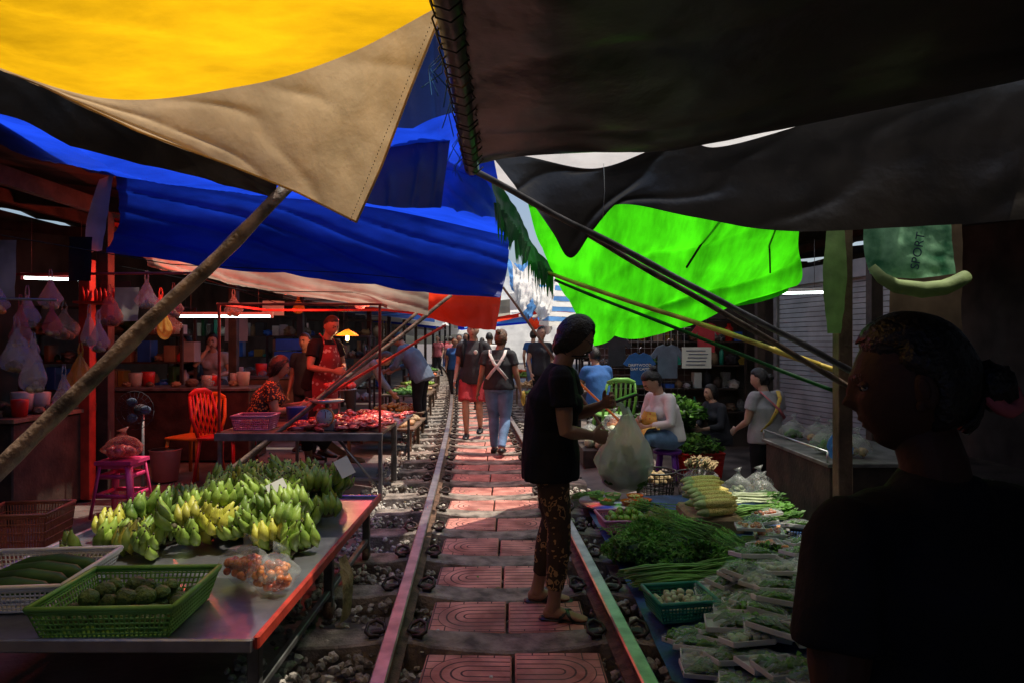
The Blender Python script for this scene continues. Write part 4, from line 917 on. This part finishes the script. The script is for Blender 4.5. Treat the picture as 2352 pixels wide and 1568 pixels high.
for x in (-2.25,-1.25):
    for y in (7.15,8.25): g.box((x,y,.28),(.03,.03,.56),M['steel_dull'])
g.obj('side_table')
g=MB()
for i in range(130):
    x=ru(-2.0,-1.22); y=ru(6.25,6.98) if i<75 else ru(7.2,8.2); z=(.645 if y<7.1 else .59)+ru(0,.05)
    R=Matrix.Rotation(ru(0,3),3,'Z'); g.ell((x,y,z),(ru(.05,.1),ru(.025,.045),ru(.012,.03)),M['meat'],3,amp=.7,fr=2.5,R=R)
g.obj('meat_pieces')
for (x,y) in ((-1.95,6.45),(-1.5,6.8),(-1.6,7.5)):
    g=MB(); z=.635 if y<7 else .58; g.tube([(x,y,z),(x,y,z+.045),(x,y,z+.05)],[.12,.15,.155],M['red_pl'],20,caps=False); g.tube([(x,y,z),(x,y,z+.008)],.12,M['red_pl'],20); pile(g,(x,y,z+.01),.11,.11,.05,.03,M['meat'],14,.6); g.obj('red_tray')
basket('purple_basket',(-2.42,6.45,.63),(.36,.3),.13,M['rose_pl'],.03)
g=MB(); pile(g,(-2.42,6.45,.65),.13,.1,.05,.035,M['bagred'],18,.6); g.obj('packed_goods')
g=MB(); g.tube([(-2.12,6.75,.63),(-2.12,6.75,.80),(-2.12,6.75,.81)],[.09,.11,.115],M['blue_pl'],18); g.obj('blue_bucket')
g=MB(); c=(-1.72,6.32); g.box((c[0],c[1]+.02,.68),(.16,.14,.1),M['steel_dull'],bev=.01); g.tube([(c[0],c[1]-.03,.76),(c[0],c[1]-.055,.76)],.085,M['orange_pl'],24); g.tube([(c[0],c[1]-.056,.76),(c[0],c[1]-.059,.76)],.074,M['paper'],24); g.box((c[0]+.01,c[1]-.062,.78),(.006,.003,.06),M['redpaint'],bev=0); g.tube([(c[0],c[1]+.03,.8),(c[0],c[1]+.03,.88)],.02,M['steel_dull'],8); g.tube([(c[0],c[1]+.03,.88),(c[0],c[1]+.03,.895),(c[0],c[1]+.03,.91)],[.1,.15,.16],M['steel'],24); 
for i in range(12): g.box((c[0]+.06*math.sin(i*.5236),c[1]-.0605,.76+.06*math.cos(i*.5236)),(.005,.002,.012),M['ink'],bev=0,tilt=('Y',i*.5236))
g.obj('weighing_scale')
g=MB(); g.tube([(-2.0,7.9,.9),(-2.0,7.9,.905)],.2,M['steel'],22); g.tube([(-2.0,7.9,.58),(-2.0,7.9,.9)],.015,M['steel'],8); pile(g,(-2,7.9,.91),.15,.15,.03,.04,M['meat'],14,.6); g.obj('hanging_scale_tray')
for k,(y,mt,z0) in enumerate(((9.3,'onion',.3),(10.3,'potato',.25),(11.4,'tomato',.3),(13,'leaf2',.45),(14.6,'onion',.4),(16.5,'lime',.4),(19,'tomato',.5),(22,'leaf',.5))):
    c=cx(y)-1.0; g=MB(); g.box((c-.35,y,z0),(.9,.85,.03),M['wood']); 
    for a in (-.4,.4):
        for b in (-.38,.38): g.box((c-.35+a,y+b,z0/2),(.04,.04,z0),M['wood'])
    g.tube([(c+.02,y-.38,.04),(c+.06,y-.38,.04)],.05,M['railrust'],12); g.obj('low_stall_table')
    g=MB(); pile(g,(c-.35,y,z0+.015),.4,.38,.12,.034,M[mt],150,.15); g.obj('vegetable_pile')
for k,(y,mt,z0) in enumerate(((11.2,'leaf',.3),(12.6,'tomato',.35),(14.2,'lime',.35),(16,'onion',.4),(18.5,'leaf2',.5),(21,'tomato',.5))):
    c=cx(y)+1.05; g=MB(); g.box((c+.35,y,z0),(.9,.85,.03),M['wood'])
    for a in (-.4,.4):
        for b in (-.38,.38): g.box((c+.35+a,y+b,z0/2),(.04,.04,z0),M['wood'])
    g.obj('low_stall_table'); g=MB(); pile(g,(c+.35,y,z0+.015),.4,.38,.12,.034,M[mt],120,.15); g.obj('vegetable_pile')

def chair(name,x,y,z,rz,mt,s=1):
    g=MB(); T=Matrix.Translation((x,y,z))@Matrix.Rotation(rz,4,'Z')@Matrix.Scale(s,4)
    g.box((0,0,.42),(.42,.40,.03),mt,T=T,bev=.01)
    for a in (-1,1):
        for b in (-1,1): g.tube([(a*.18,b*.17,.42),(a*.22,b*.21,0)],[(.022,.014)]*2,mt,8,T=T)
        g.tube([(a*.19,.18,.42),(a*.20,.25,.62),(a*.17,.29,.82)],[.018,.018,.016],mt,8,T=T)
    g.tube([(-.17,.29,.82),(-.08,.30,.86),(.08,.30,.86),(.17,.29,.82)],[(.03,.012)]*4,mt,8,T=T,side=(0,0,1))
    for i in range(5): xx=-.12+i*.06; g.tube([(xx,.2,.44),(xx,.26,.62),(xx,.295,.84)],[(.015,.006)]*3,mt,6,T=T,side=(1,0,0))
    g.obj(name)
chair('orange_chair',-3.45,7.4,0,math.radians(-15),M['orange_pl'])
chair('red_chair',-3.0,7.2,0,math.radians(80),M['red_pl'],1.08)
chair('green_chair',1.38,9.3,0,math.radians(190),M['green_pl'],1.1)
def stool(name,x,y,z,h,mt):
    g=MB(); T=Matrix.Translation((x,y,z))
    g.box((0,0,h),(.30,.30,.03),mt,T=T,bev=.012); g.box((0,0,h-.03),(.27,.27,.035),mt,T=T,bev=.005)
    for a in (-1,1):
        for b in (-1,1): g.tube([(a*.12,b*.12,h-.02),(a*.17,b*.17,0)],[(.032,.012),(.026,.012)],mt,8,side=(a,-b,0),T=T)
    for q in (.4,.75): 
        k=.17-.05*q; P=[(-k,-k),(k,-k),(k,k),(-k,k),(-k,-k)]
        for a,b in zip(P,P[1:]): g.tube([(a[0],a[1],h*q),(b[0],b[1],h*q)],[(.018,.006)]*2,mt,6,side=(0,0,1),T=T)
    g.obj(name)
stool('pink_stool',-3.28,5.75,0,.45,M['pink_pl'])
g=MB(); g.tube([(-3.63,7.15,0),(-3.63,7.15,.32),(-3.63,7.15,.325)],[.12,.155,.165],M['bucket'],22); g.tube([(-3.63,7.15,.326),(-3.63,7.15,.32)],[.14,.14],M['blackpl'],22); g.obj('plastic_bucket')
def bag(name,x,y,z,r,h,mt,fill=None,hang=False):
    g=MB(); vs,fs=ico(5 if hang else 4); o=[]; ph=ru(0,6); H=h*(.85 if hang else .55)
    for p in vs:
        a=math.atan2(p[1],p[0]); top=max(0,p[2])
        k=1-(.88 if hang else .62)*top**(1.1 if hang else 1.6)+.10*(1-abs(math.sin(a*3.5+ph+p[2])))*(.3+top)+.30*noise.noise(V(p)*1.8+V((ph,0,0)))*(1-.6*top)+.07*noise.noise(V(p)*7+V((0,ph,0)))
        o.append((x+p[0]*r*k,y+p[1]*r*.8*k,z+(p[2]*H if p[2]>0 else p[2]*h*.42)))
    g.add(o,fs,mt)
    zt=z+H; 
    if hang:
        for s in (-1,1): g.tube([(x+s*.01,y,zt-.04),(x+s*r*.18,y,zt+.02),(x+s*.006,y,zt+.07)],[(r*.10,.004),(r*.07,.003),(.004,.003)],mt,6)
    else: g.tube([(x,y,zt-.02),(x+.01,y,zt+.02),(x,y,zt+.05)],[(r*.30,r*.2),(r*.10,r*.10),(r*.35,r*.08)],mt,12)
    if fill: pile(g,(x,y,z-h*.38),r*.55,r*.45,h*.35,r*.26,fill,14,.3)
    g.obj(name)
bag('stacked_plastic_bag',-3.28,5.75,.56,.17,.2,M['bagred'],M['meat']); 
for (x,y,z,r,h,m_,f) in ((-3.30,4.55,1.34,.10,.24,'bag','cardb'),(-3.72,5.2,1.38,.10,.28,'bag','bagblue'),(-3.35,5.3,1.15,.10,.26,'bagyel',None),(-3.12,4.45,1.22,.08,.26,'bag','root'),
    (-3.3,5.6,1.66,.10,.22,'bagred','cardb'),(-3.05,5.7,1.80,.08,.20,'bag','root'),(-3.55,5.0,1.62,.08,.2,'bag','cardb'),(-3.42,4.75,1.5,.07,.24,'bagred','onion'),(-3.15,5.2,1.45,.07,.2,'bag','root'),(-2.0,9.0,1.95,.08,.2,'bag',None),(-3.9,7.7,1.62,.16,.24,'bag','cardb'),(-3.0,5.9,1.55,.06,.2,'bagyel',None),
    (-3.4,4.5,1.7,.07,.18,'bag','tomato'),(-3.1,4.6,1.55,.06,.16,'bagred','root'),(-3.65,5.4,1.78,.08,.2,'bag','onion'),(-2.85,5.75,1.72,.07,.18,'bagred','onion'),(-3.5,5.65,1.5,.07,.22,'bag','root'),(-4.0,6.1,1.55,.12,.22,'bag','cardb'),(-3.55,6.9,1.75,.10,.2,'bagred','cardb'),(-3.1,7.6,1.8,.09,.2,'bag','root'),(-2.6,8.3,1.85,.07,.16,'bagyel',None),(-4.3,7.3,1.7,.12,.24,'bag','root'),(-3.15,4.8,1.05,.07,.2,'bag','onion')):
    bag('hanging_plastic_bag',x,y,z,r,h,M[m_],M[f] if f else None,True)
g=MB(); g.tube([(-4.4,5.45,1.98),(-2.5,5.7,2.02)],.012,M['redpaint'],6); g.tube([(-4.0,4.55,1.75),(-3.0,4.5,1.72)],.01,M['steel_dull'],6); g.obj('hanging_rail')
g=MB(); g.box((-3.92,6.3,1.1),(.10,.10,2.2),M['redpaint']); g.box((-3.75,6.25,1.80),(.36,.3,.02),M['redpaint'])
for i in range(9): g.tube([(-3.9+i*.04,6.2+ru(-.05,.05),1.81),(-3.9+i*.04,6.2,1.87+ru(0,.05)),(-3.9+i*.04,6.2,1.9+ru(0,.05))],[.016,.014,.005],M['red_pl'],8)
g.obj('red_shelf_post')
g=MB(); c=V((-3.3,6.0,.85)); g.tube([(c.x,c.y+.1,.0),(c.x,c.y+.1,.8)],.015,M['steel_dull'],8); g.tube([(c.x,c.y+.1,0),(c.x,c.y+.1,.03)],.15,M['blackpl'],18)
for r in (.17,.12,.06): g.tube([c+V((r*math.cos(a*.3927),-.03,r*math.sin(a*.3927))) for a in range(17)],.003,M['darkcloth'],4)
for a in range(24): g.tube([c+V((.03*math.cos(a*.2618),-.04,.03*math.sin(a*.2618))),c+V((.17*math.cos(a*.2618),-.03,.17*math.sin(a*.2618)))],.002,M['darkcloth'],4)
for a in range(3): g.ell(c+V((.08*math.cos(a*2.1),0,.08*math.sin(a*2.1))),(.05,.006,.04),M['blgrey'],2)
g.ell(c+V((0,.06,0)),(.05,.07,.05),M['darkcloth'],2); g.obj('electric_fan')
basket('plastic_crate',(-3.25,4.55,0),(.45,.4),.34,M['crate'],.15)
def shelfunit(name,x,y,w,d,z0,levels,rz=0,gap=.38,mt='wooddark'):
    g=MB(); T=Matrix.Translation((x,y,0))@Matrix.Rotation(rz,4,'Z'); top=z0+levels*gap
    for a in (-w/2,w/2):
        for b in (-d/2,d/2): g.box((a,b,top/2),(.035,.035,top),M[mt],T=T,bev=0)
    goods=['plasticjar','red_pl','cardb','wood','blue_pl','bagyel','bag','greycloth','cardb','t_dgreen','paper','darkcloth','leafd','teal_pl','steel_dull','wooddark','darkcloth']
    for l in range(levels+1):
        z=z0+l*gap; g.box((0,0,z),(w-.04,d-.03,.02),M[mt],T=T,bev=0)
        if l==levels: continue
        xx=-w/2+.06
        while xx<w/2-.06:
            ww=ru(.04,.2); hh=ru(.05,gap*.85); m_=M[random.choice(goods)]; k=rnd()
            if k<.35: g.box((xx+ww/2,ru(-.1,.1)*d,z+.011+hh/2),(ww*.9,d*.5,hh),m_,T=T,bev=.005)
            elif k<.6: g.tube([(xx+ww/2,0,z+.011),(xx+ww/2,0,z+hh*.75),(xx+ww/2,0,z+hh*.85),(xx+ww/2,0,z+hh)],[ww*.4,ww*.4,ww*.2,ww*.18],m_,12,T=T)
            else: g.ell((xx+ww/2,ru(-.1,.05),z+ww*.5),(ww*.6,d*.35,min(ww,gap)*.5),m_,3,T=T,amp=.7)
            xx+=ww*ru(.8,1.3)
    g.obj(name)
shelfunit('goods_shelf',-5.6,9.5,2.2,.4,.4,4,.0); shelfunit('goods_shelf',-6.4,6.5,3,.4,.4,4,math.pi/2); shelfunit('goods_shelf',-5.2,13,2.4,.4,.4,4,.1); shelfunit('goods_shelf',-3.4,12.2,1.8,.4,.4,3,0)
shelfunit('goods_shelf',-3.9,15.5,2,.4,.4,4,0); shelfunit('goods_shelf',2.6,11.3,2.4,.4,.3,4,0); shelfunit('goods_shelf',2.4,14,2,.4,.3,4,0)
def counter(name,x,y,w,d,h,mt,top):
    g=MB(); g.box((x,y,h/2),(w,d,h),M[mt],bev=.01); g.box((x,y,h+.02),(w+.06,d+.06,.035),M[top]); 
    for i in range(16): 
        a=x+ru(-.45,.45)*w; b=y+ru(-.35,.35)*d; r=ru(.04,.09); k=rnd()
        if k<.4: g.tube([(a,b,h+.04),(a,b,h+.04+r*2),(a,b,h+.05+r*2)],[r*.8,r,r*.9],random.choice([M['steel'],M['plasticjar'],M['plasticjar'],M['red_pl']]),14)
        else: g.ell((a,b,h+.04+r*.6),(r,r,r*.7),random.choice([M['bag'],M['bagred'],M['cardb'],M['wood']]),3,amp=.6)
    g.obj(name)
counter('wooden_counter',-4.05,8.6,1.7,.6,.85,'wooddark','steel_dull'); counter('wooden_counter',-4.3,6.0,.7,1.2,.8,'wooddark','wood'); counter('wooden_counter',-4.6,4.6,.8,1.0,.85,'wooddark','wood'); counter('steel_counter',-3.9,10.4,1.5,.6,.9,'wood','steel')
g=MB()
for i in range(3):
    for j in range(2): g.box((-3.6+j*.5+.02*i,11.1,1.0+i*.2),(.46,.35,.18),M['bag' if j else 'blue_pl'],bev=.01)
g.obj('stacked_crates')
g=MB()
for (x,y,z,w,h,m_) in ((-3.95,5.1,1.98,.25,.45,'plasticjar'),(-3.5,5.4,2.1,.18,.35,'blackpl'),(-3.4,9.3,1.9,.3,.2,'paper'),(-5,11.9,1.7,.4,.5,'paper'),(-4.4,4.4,1.9,.2,.35,'redcloth'),(-3.55,6.1,1.78,.22,.3,'plasticjar'),(-4.1,6.8,1.9,.3,.3,'darkcloth')): g.sheet([[(x,y,z+h/2),(x+w,y,z+h/2)],[(x,y-.02,z-h/2),(x+w,y-.02,z-h/2)]],M[m_],8,10,.01,8)
g.obj('hanging_papers')

# ---- right produce display
g=MB(); g.sheet([[(.66,2.5,.06),(1.2,2.5,.12),(2.0,2.5,.14)],[(.66,4.2,.06),(1.2,4.2,.12),(2.0,4.2,.14)],[(.62,5.9,.06),(1.2,5.9,.12),(2.1,5.9,.14)]],M['water'],40,60,.008,4)
for x in (.75,1.3,1.9):
    for y in (2.7,4.2,5.7): g.box((x,y,-.1),(.3,.3,.26),M['wooddark'],bev=0)
g.obj('display_mat')
def leafheap(name,c,sx,sy,h,n,ls,mt,mt2=None,stems=0):
    g=MB(); g.ell((c[0],c[1],c[2]+h*.25),(sx*.85,sy*.85,h*.6),M['leafd'],3,amp=.4,fr=3)
    for i in range(n):
        a=ru(0,6.28); q=math.sqrt(rnd()); x=c[0]+q*sx*math.cos(a); y=c[1]+q*sy*math.sin(a); z=c[2]+h*(1-q*q)*ru(.75,1.15)+.01+.03*noise.noise(V((x*9,y*9,0)))
        d=V((ru(-1,1),ru(-1,1),ru(-.5,.9))).normalized(); s=V((ru(-1,1),ru(-1,1),ru(-1,1))); s=(s-d*s.dot(d)).normalized(); l=ls*ru(.6,1.3); w=l*.38
        p=V((x,y,z)); nrm=d.cross(s)*l*.15
        g.add([p,p+d*l*.5+s*w+nrm,p+d*l,p+d*l*.5-s*w+nrm],[(0,1,2),(0,2,3)],mt if rnd()<.6 or not mt2 else mt2,False)
    for i in range(stems):
        a=ru(0,6.28); x=c[0]+ru(-1,1)*sx*.8; y=c[1]+ru(-1,1)*sy*.8; z=c[2]+h*.7
        g.tube([(x,y,z),(x+.05*math.cos(a),y+.05*math.sin(a),z+.03),(x+.1*math.cos(a),y+.1*math.sin(a),z+.02)],.0026,M['leaf2'],4)
    return g.obj(name)
def stalks(name,c,ang,l,w,n,r,mt,leaf=None,h=.06):
    g=MB(); d=V((math.cos(ang),math.sin(ang),0)); s=V((-d.y,d.x,0))
    for i in range(n):
        o=ru(-1,1); z=c[2]+r+h*rnd()*(1-o*o*.7); p=V((c[0],c[1],z))+s*o*w+d*ru(-.04,.04); k=ru(-.03,.03)
        g.tube([p-d*l/2,p-d*l*.15+s*k+V((0,0,.012)),p+d*l*.2-s*k,p+d*l/2+s*k],[r*.6,r,r,r*.5],mt,5)
        if leaf:
            for q in range(5):
                e=p+d*l*(.3+.06*q); dd=(d+s*ru(-1,1)+V((0,0,ru(-.2,.6)))).normalized(); ss=dd.cross(V((ru(-1,1),ru(-1,1),1))).normalized(); L=.05
                g.add([e,e+dd*L*.5+ss*L*.22,e+dd*L,e+dd*L*.5-ss*L*.22],[(0,1,2),(0,2,3)],leaf,False)
    return g.obj(name)
basket('pink_tray_basket',(.84,5.0,.09),(.40,.34),.09,M['rose_pl'],.1)
g=MB(); boxpile(g,(.84,5.0,.115),.36,.30,3,.026,M['lime'],.06,2); g.obj('lime_pile')
leafheap('coriander_heap',(.84,4.35,.09),.26,.24,.14,3200,.03,M['leaf'],M['leaf2'],120)
leafheap('parsley_heap',(1.12,4.12,.10),.22,.16,.12,2000,.03,M['leaf'],M['leafd'],60)
leafheap('coriander_heap',(.92,4.64,.10),.18,.14,.12,1600,.03,M['leaf'],M['leaf2'],60)
leafheap('basil_heap',(1.5,4.0,.12),.2,.16,.10,1400,.035,M['leaf'],M['leafd'],30)
def ferns(name,c,ang,l,w,n,h=.1):
    g=MB(); d=V((math.cos(ang),math.sin(ang),0)); s=V((-d.y,d.x,0))
    for i in range(n):
        o=ru(-1,1); p=V((c[0],c[1],c[2]+.02+h*rnd()*(1-o*o)))+s*o*w; dr=(d+s*ru(-.25,.25)+V((0,0,ru(-.05,.2)))).normalized()
        p0=p-dr*l/2; g.tube([p0,p,p+dr*l/2],.0028,M['stem'],4)
        for q in range(26):
            e=p0+dr*l*(.25+.75*q/26); sd=(s*(1 if q%2 else -1)+dr*.7+V((0,0,ru(-.5,.8)))).normalized(); L=ru(.02,.038); n2=sd.cross(V((0,0,1))).normalized()*.004
            g.add([e+n2,e+sd*L,e-n2],[(0,1,2)],M['leaf'] if q%3 else M['leaf2'],False)
    g.obj(name)
ferns('dill_bundle',(1.16,4.62,.14),math.radians(125),.5,.13,80,.12); ferns('climbing_wattle_bundle',(1.38,4.32,.12),math.radians(110),.45,.14,70,.08); ferns('dill_bundle',(1.08,5.15,.14),math.radians(140),.36,.08,40,.08)
stalks('long_bean_bundle',(.93,3.86,.10),math.radians(12),.55,.13,110,.0055,M['stem'],None,.08); stalks('long_bean_bundle',(1.22,3.95,.12),math.radians(25),.5,.09,60,.0055,M['leaf2'],M['leaf'],.06)
stalks('spring_onion_bundle',(1.80,5.0,.16),math.radians(20),.5,.12,60,.006,M['leaf2'],M['leaf'],.08); stalks('asparagus_bundle',(1.65,4.35,.13),math.radians(-20),.35,.08,36,.006,M['stem'],None,.06)
stalks('spring_onion_bundle',(1.85,5.4,.18),math.radians(10),.5,.08,30,.007,M['mush'],M['leaf'],.06)
g=MB()
for i in range(14):
    x=1.42+ru(-.03,.03); y=4.72+.075*(i%7); z=.28+.055*(i//7)+.012*(i%7)
    a=.25+ru(-.12,.12); d=V((math.cos(a),math.sin(a),0)); p=V((x,y,z))
    g.tube([p-d*.13,p-d*.09,p,p+d*.11,p+d*.16],[.014,.028,.033,.027,.008],M['corn'],14); g.tube([p-d*.17,p-d*.12,p-d*.09],[.01,.028,.030],M['husk'],10)
g.box((1.42,4.93,.16),(.36,.5,.16),M['root'],bev=.02); g.obj('sweet_corn_stack')
basket('teal_basket',(.84,3.42,.09),(.30,.27),.10,M['teal_pl'],.15)
g=MB(); boxpile(g,(.84,3.42,.12),.25,.22,2,.02,M['mush'],.06,2); g.obj('small_eggplant_pile')
def pack(x,y,z,rz,fill,n=10):
    g=MB(); T=Matrix.Translation((x,y,z))@Matrix.Rotation(rz,4,'Z')@Matrix.Rotation(ru(-.3,.2),4,'X')@Matrix.Rotation(ru(-.15,.15),4,'Y')@Matrix.Scale(ru(.85,1.1),4)
    g.box((0,0,.004),(.19,.12,.006),M['tray'],T=T,bev=.002)
    for s in (-1,1): g.box((s*.096,0,.014),(.006,.126,.022),M['tray'],T=T,bev=.002); g.box((0,s*.061,.014),(.186,.006,.022),M['tray'],T=T,bev=.002)
    for i in range(n):
        a=ru(-.07,.07); b=ru(-.04,.04)
        if fill in('leaf2','leaf','stem'):
            g.tube([(a-.035,b,.016),(a,b+.012*ru(-1,1),.030+.014*rnd()),(a+.045,b,.02)],[.005,.011,.003],M[fill],6,T=T)
            for q in range(3): 
                e=V((a+ru(-.03,.04),b+ru(-.02,.02),.034+.014*rnd())); g.add([e,e+V((.02,.012,.004)),e+V((.03,-.004,-.003)),e+V((.01,-.014,.004))],[(0,1,2),(0,2,3)],M['leaf'] if q else M['leaf2'],False,T)
        else: g.ell((a,b,.026),(.018,.016,.014),M[fill],2,T=T,amp=.2)
    g.sheet([[(-.10,-.065,.026),(0,-.066,.038),(.10,-.065,.026)],[(-.10,0,.042),(0,0,.060),(.10,0,.042)],[(-.10,.065,.026),(0,.066,.038),(.10,.065,.026)]],M['film'],14,12,.009,26,T=T)
    g.obj('vegetable_pack')
fl=['leaf2','leaf2','leaf','leaf','leaf2','mush','stem']
for i in range(110):
    x=ru(.74,1.75); y=ru(2.45,3.95)
    if x<1.03 and y>3.15: x+=.35
    if y>3.6 and x<1.25: y-=.4
    pack(x,y,.11+.15*sst(.75,1.15,x)*ru(.1,1),ru(-.7,.8),random.choice(fl) if x<1.5 else random.choice(['tomato','leaf2','meat']))
for i in range(12): pack(1.65+ru(-.15,.25),4.05+ru(0,.75),.16+ru(0,.1),ru(-.3,.5),random.choice(['tomato','leaf','tomato']))
basket('black_tray',(1.75,4.35,.13),(.35,.5),.07,M['blackpl'],-.3)
g=MB(); g.tube([(.90,5.72,.08),(.90,5.72,.10),(.90,5.72,.115)],[.30,.33,.34],M['steel'],32); g.obj('round_steel_tray')
for i,(x,y,m_) in enumerate(((.78,5.62,'tomato'),(.96,5.58,'onion'),(.86,5.82,'potato'),(1.04,5.78,'corn'),(.72,5.85,'leaf2'),(1.08,5.62,'root'))):
    g=MB(); g.tube([(x,y,.12),(x,y,.15),(x,y,.155)],[.055,.07,.073],M['orange_pl' if i%2 else 'green_pl'],18,caps=False); g.tube([(x,y,.118),(x,y,.122)],.055,M['orange_pl'],18); pile(g,(x,y,.122),.045,.045,.03,.014,M[m_],24,.2); g.obj('small_dish')
stalks('bean_sprout_bunch',(.66,6.0,.06),.4,.25,.08,60,.004,M['leaf2'],M['leaf2'],.06)
def roundbasket(name,c,r,h,mt):
    g=MB(); n=28
    for q in range(7): z=h*q/6; rr=r*(.82+.18*q/6); g.tube([(c[0]+rr*math.cos(a*.2244),c[1]+rr*math.sin(a*.2244),c[2]+z) for a in range(29)],.005 if q<6 else .01,mt,5)
    for a in range(n): g.tube([(c[0]+r*.82*math.cos(a*.2244),c[1]+r*.82*math.sin(a*.2244),c[2]),(c[0]+r*math.cos(a*.2244),c[1]+r*math.sin(a*.2244),c[2]+h)],.004,mt,4)
    g.tube([(c[0],c[1],c[2]),(c[0],c[1],c[2]+.01)],r*.82,mt,20); g.obj(name)
roundbasket('black_round_basket',(1.32,6.3,.0),.19,.26,M['blackpl']); roundbasket('black_round_basket',(1.75,6.5,-.05),.18,.25,M['blackpl'])
g=MB(); pile(g,(1.32,6.3,.15),.13,.13,.08,.035,M['root'],26,.4); g.obj('root_vegetable_pile')
bag('bag_of_vegetables',1.66,6.0,.2,.19,.30,M['bag'],M['root'])
stalks('lemongrass_bundle',(1.66,6.0,.34),math.radians(70),.36,.12,50,.008,M['root'],None,.1)
bag('plastic_bag',2.05,5.6,.22,.12,.2,M['bag'],M['leaf']); bag('plastic_bag',2.2,6.1,.18,.13,.2,M['bag'],M['onion']); bag('plastic_bag',1.95,5.9,.2,.11,.2,M['bag'],M['mush'])
basket('red_crate',(2.3,8.4,-.2),(.5,.4),.3,M['red_pl'],.1)
leafheap('leafy_greens_heap',(2.25,8.4,.12),.32,.25,.15,900,.07,M['leaf'],M['leafd'],40); leafheap('leafy_greens_heap',(1.95,9.0,.2),.5,.4,.35,1400,.08,M['leafd'],M['leaf'],30)
leafheap('leafy_greens_heap',(2.1,8.7,.5),.35,.3,.2,900,.08,M['leaf'],M['leafd'],30)
g=MB(); pile(g,(1.25,8.6,.15),.35,.4,.2,.06,M['mush'],60,.3); g.box((1.25,8.6,.05),(.8,.9,.2),M['wooddark']); g.obj('cabbage_pile')
for (x,y,z,f) in ((1.1,8.1,.45,'onion'),(1.45,8.3,.5,'mush'),(1.3,8.7,.55,'tomato'),(1.7,8.6,.5,'onion'),(1.0,8.8,.4,'mush'),(1.9,8.3,.35,'onion')): bag('bag_of_vegetables',x,y,z-.12,.15,.22,M['bag'],M[f])
g=MB(); g.box((2.85,5.8,.08),(.9,1.3,.85),M['wooddark'],bev=.01); g.box((2.85,5.8,.52),(.96,1.36,.03),M['steel_dull']); 
for y in (5.15,6.45): g.tube([(2.38,y,.53),(2.38,y,.62)],.008,M['steel'],6)
g.tube([(2.38,5.15,.62),(2.38,6.45,.62)],.008,M['steel'],6); g.obj('steel_counter')
for i in range(6): bag('bag_of_vegetables',2.55+ru(0,.5),5.4+i*.2,.62,.12,.18,M['bag'],M['leaf'] if i%2 else M['onion'])
bag('blue_plastic_bag',2.33,4.85,.70,.08,.25,M['bagblue'],None,True)
for y in (3.2,4.1): 
    g=MB(); g.box((2.35,y,.0),(.6,.8,.5),M['wooddark']); 
    for i in range(4): g.box((2.04,y,-.18+i*.13),(.03,.84,.09),M['wooddark'])
    g.obj('wooden_crate')

# ------------------------------------------------------------ camera, light
cam=bpy.data.cameras.new('camera'); cam.lens=24; cam.sensor_width=36; cam.clip_end=1000; cam.clip_start=.05
co=bpy.data.objects.new('camera',cam); S.collection.objects.link(co); co.location=(0,0,1.45); co.rotation_euler=(math.radians(90),0,0); S.camera=co
w=bpy.data.worlds.new('World'); S.world=w; w.use_nodes=True; nt=w.node_tree; bg=nt.nodes['Background']
sky=nt.nodes.new('ShaderNodeTexSky'); sky.sky_type='NISHITA'; sky.sun_disc=False; sky.air_density=1.0; sky.dust_density=3.5
d=V((.30,.03,1)).normalized()
sky.sun_elevation=math.asin(d.z); sky.sun_rotation=math.atan2(d.x,d.y); nt.links.new(sky.outputs[0],bg.inputs[0]); bg.inputs[1].default_value=.15
sun=bpy.data.lights.new('sun','SUN'); sun.energy=5; sun.angle=math.radians(.5); sun.color=(1,.92,.78)
so=bpy.data.objects.new('sun',sun); S.collection.objects.link(so); so.rotation_euler=d.to_track_quat('Z','Y').to_euler()
S.view_settings.view_transform='Standard'; S.view_settings.look='None'; S.view_settings.exposure=0
S.cycles.max_bounces=10; S.cycles.transparent_max_bounces=16
print('OBJ',len(bpy.data.objects))
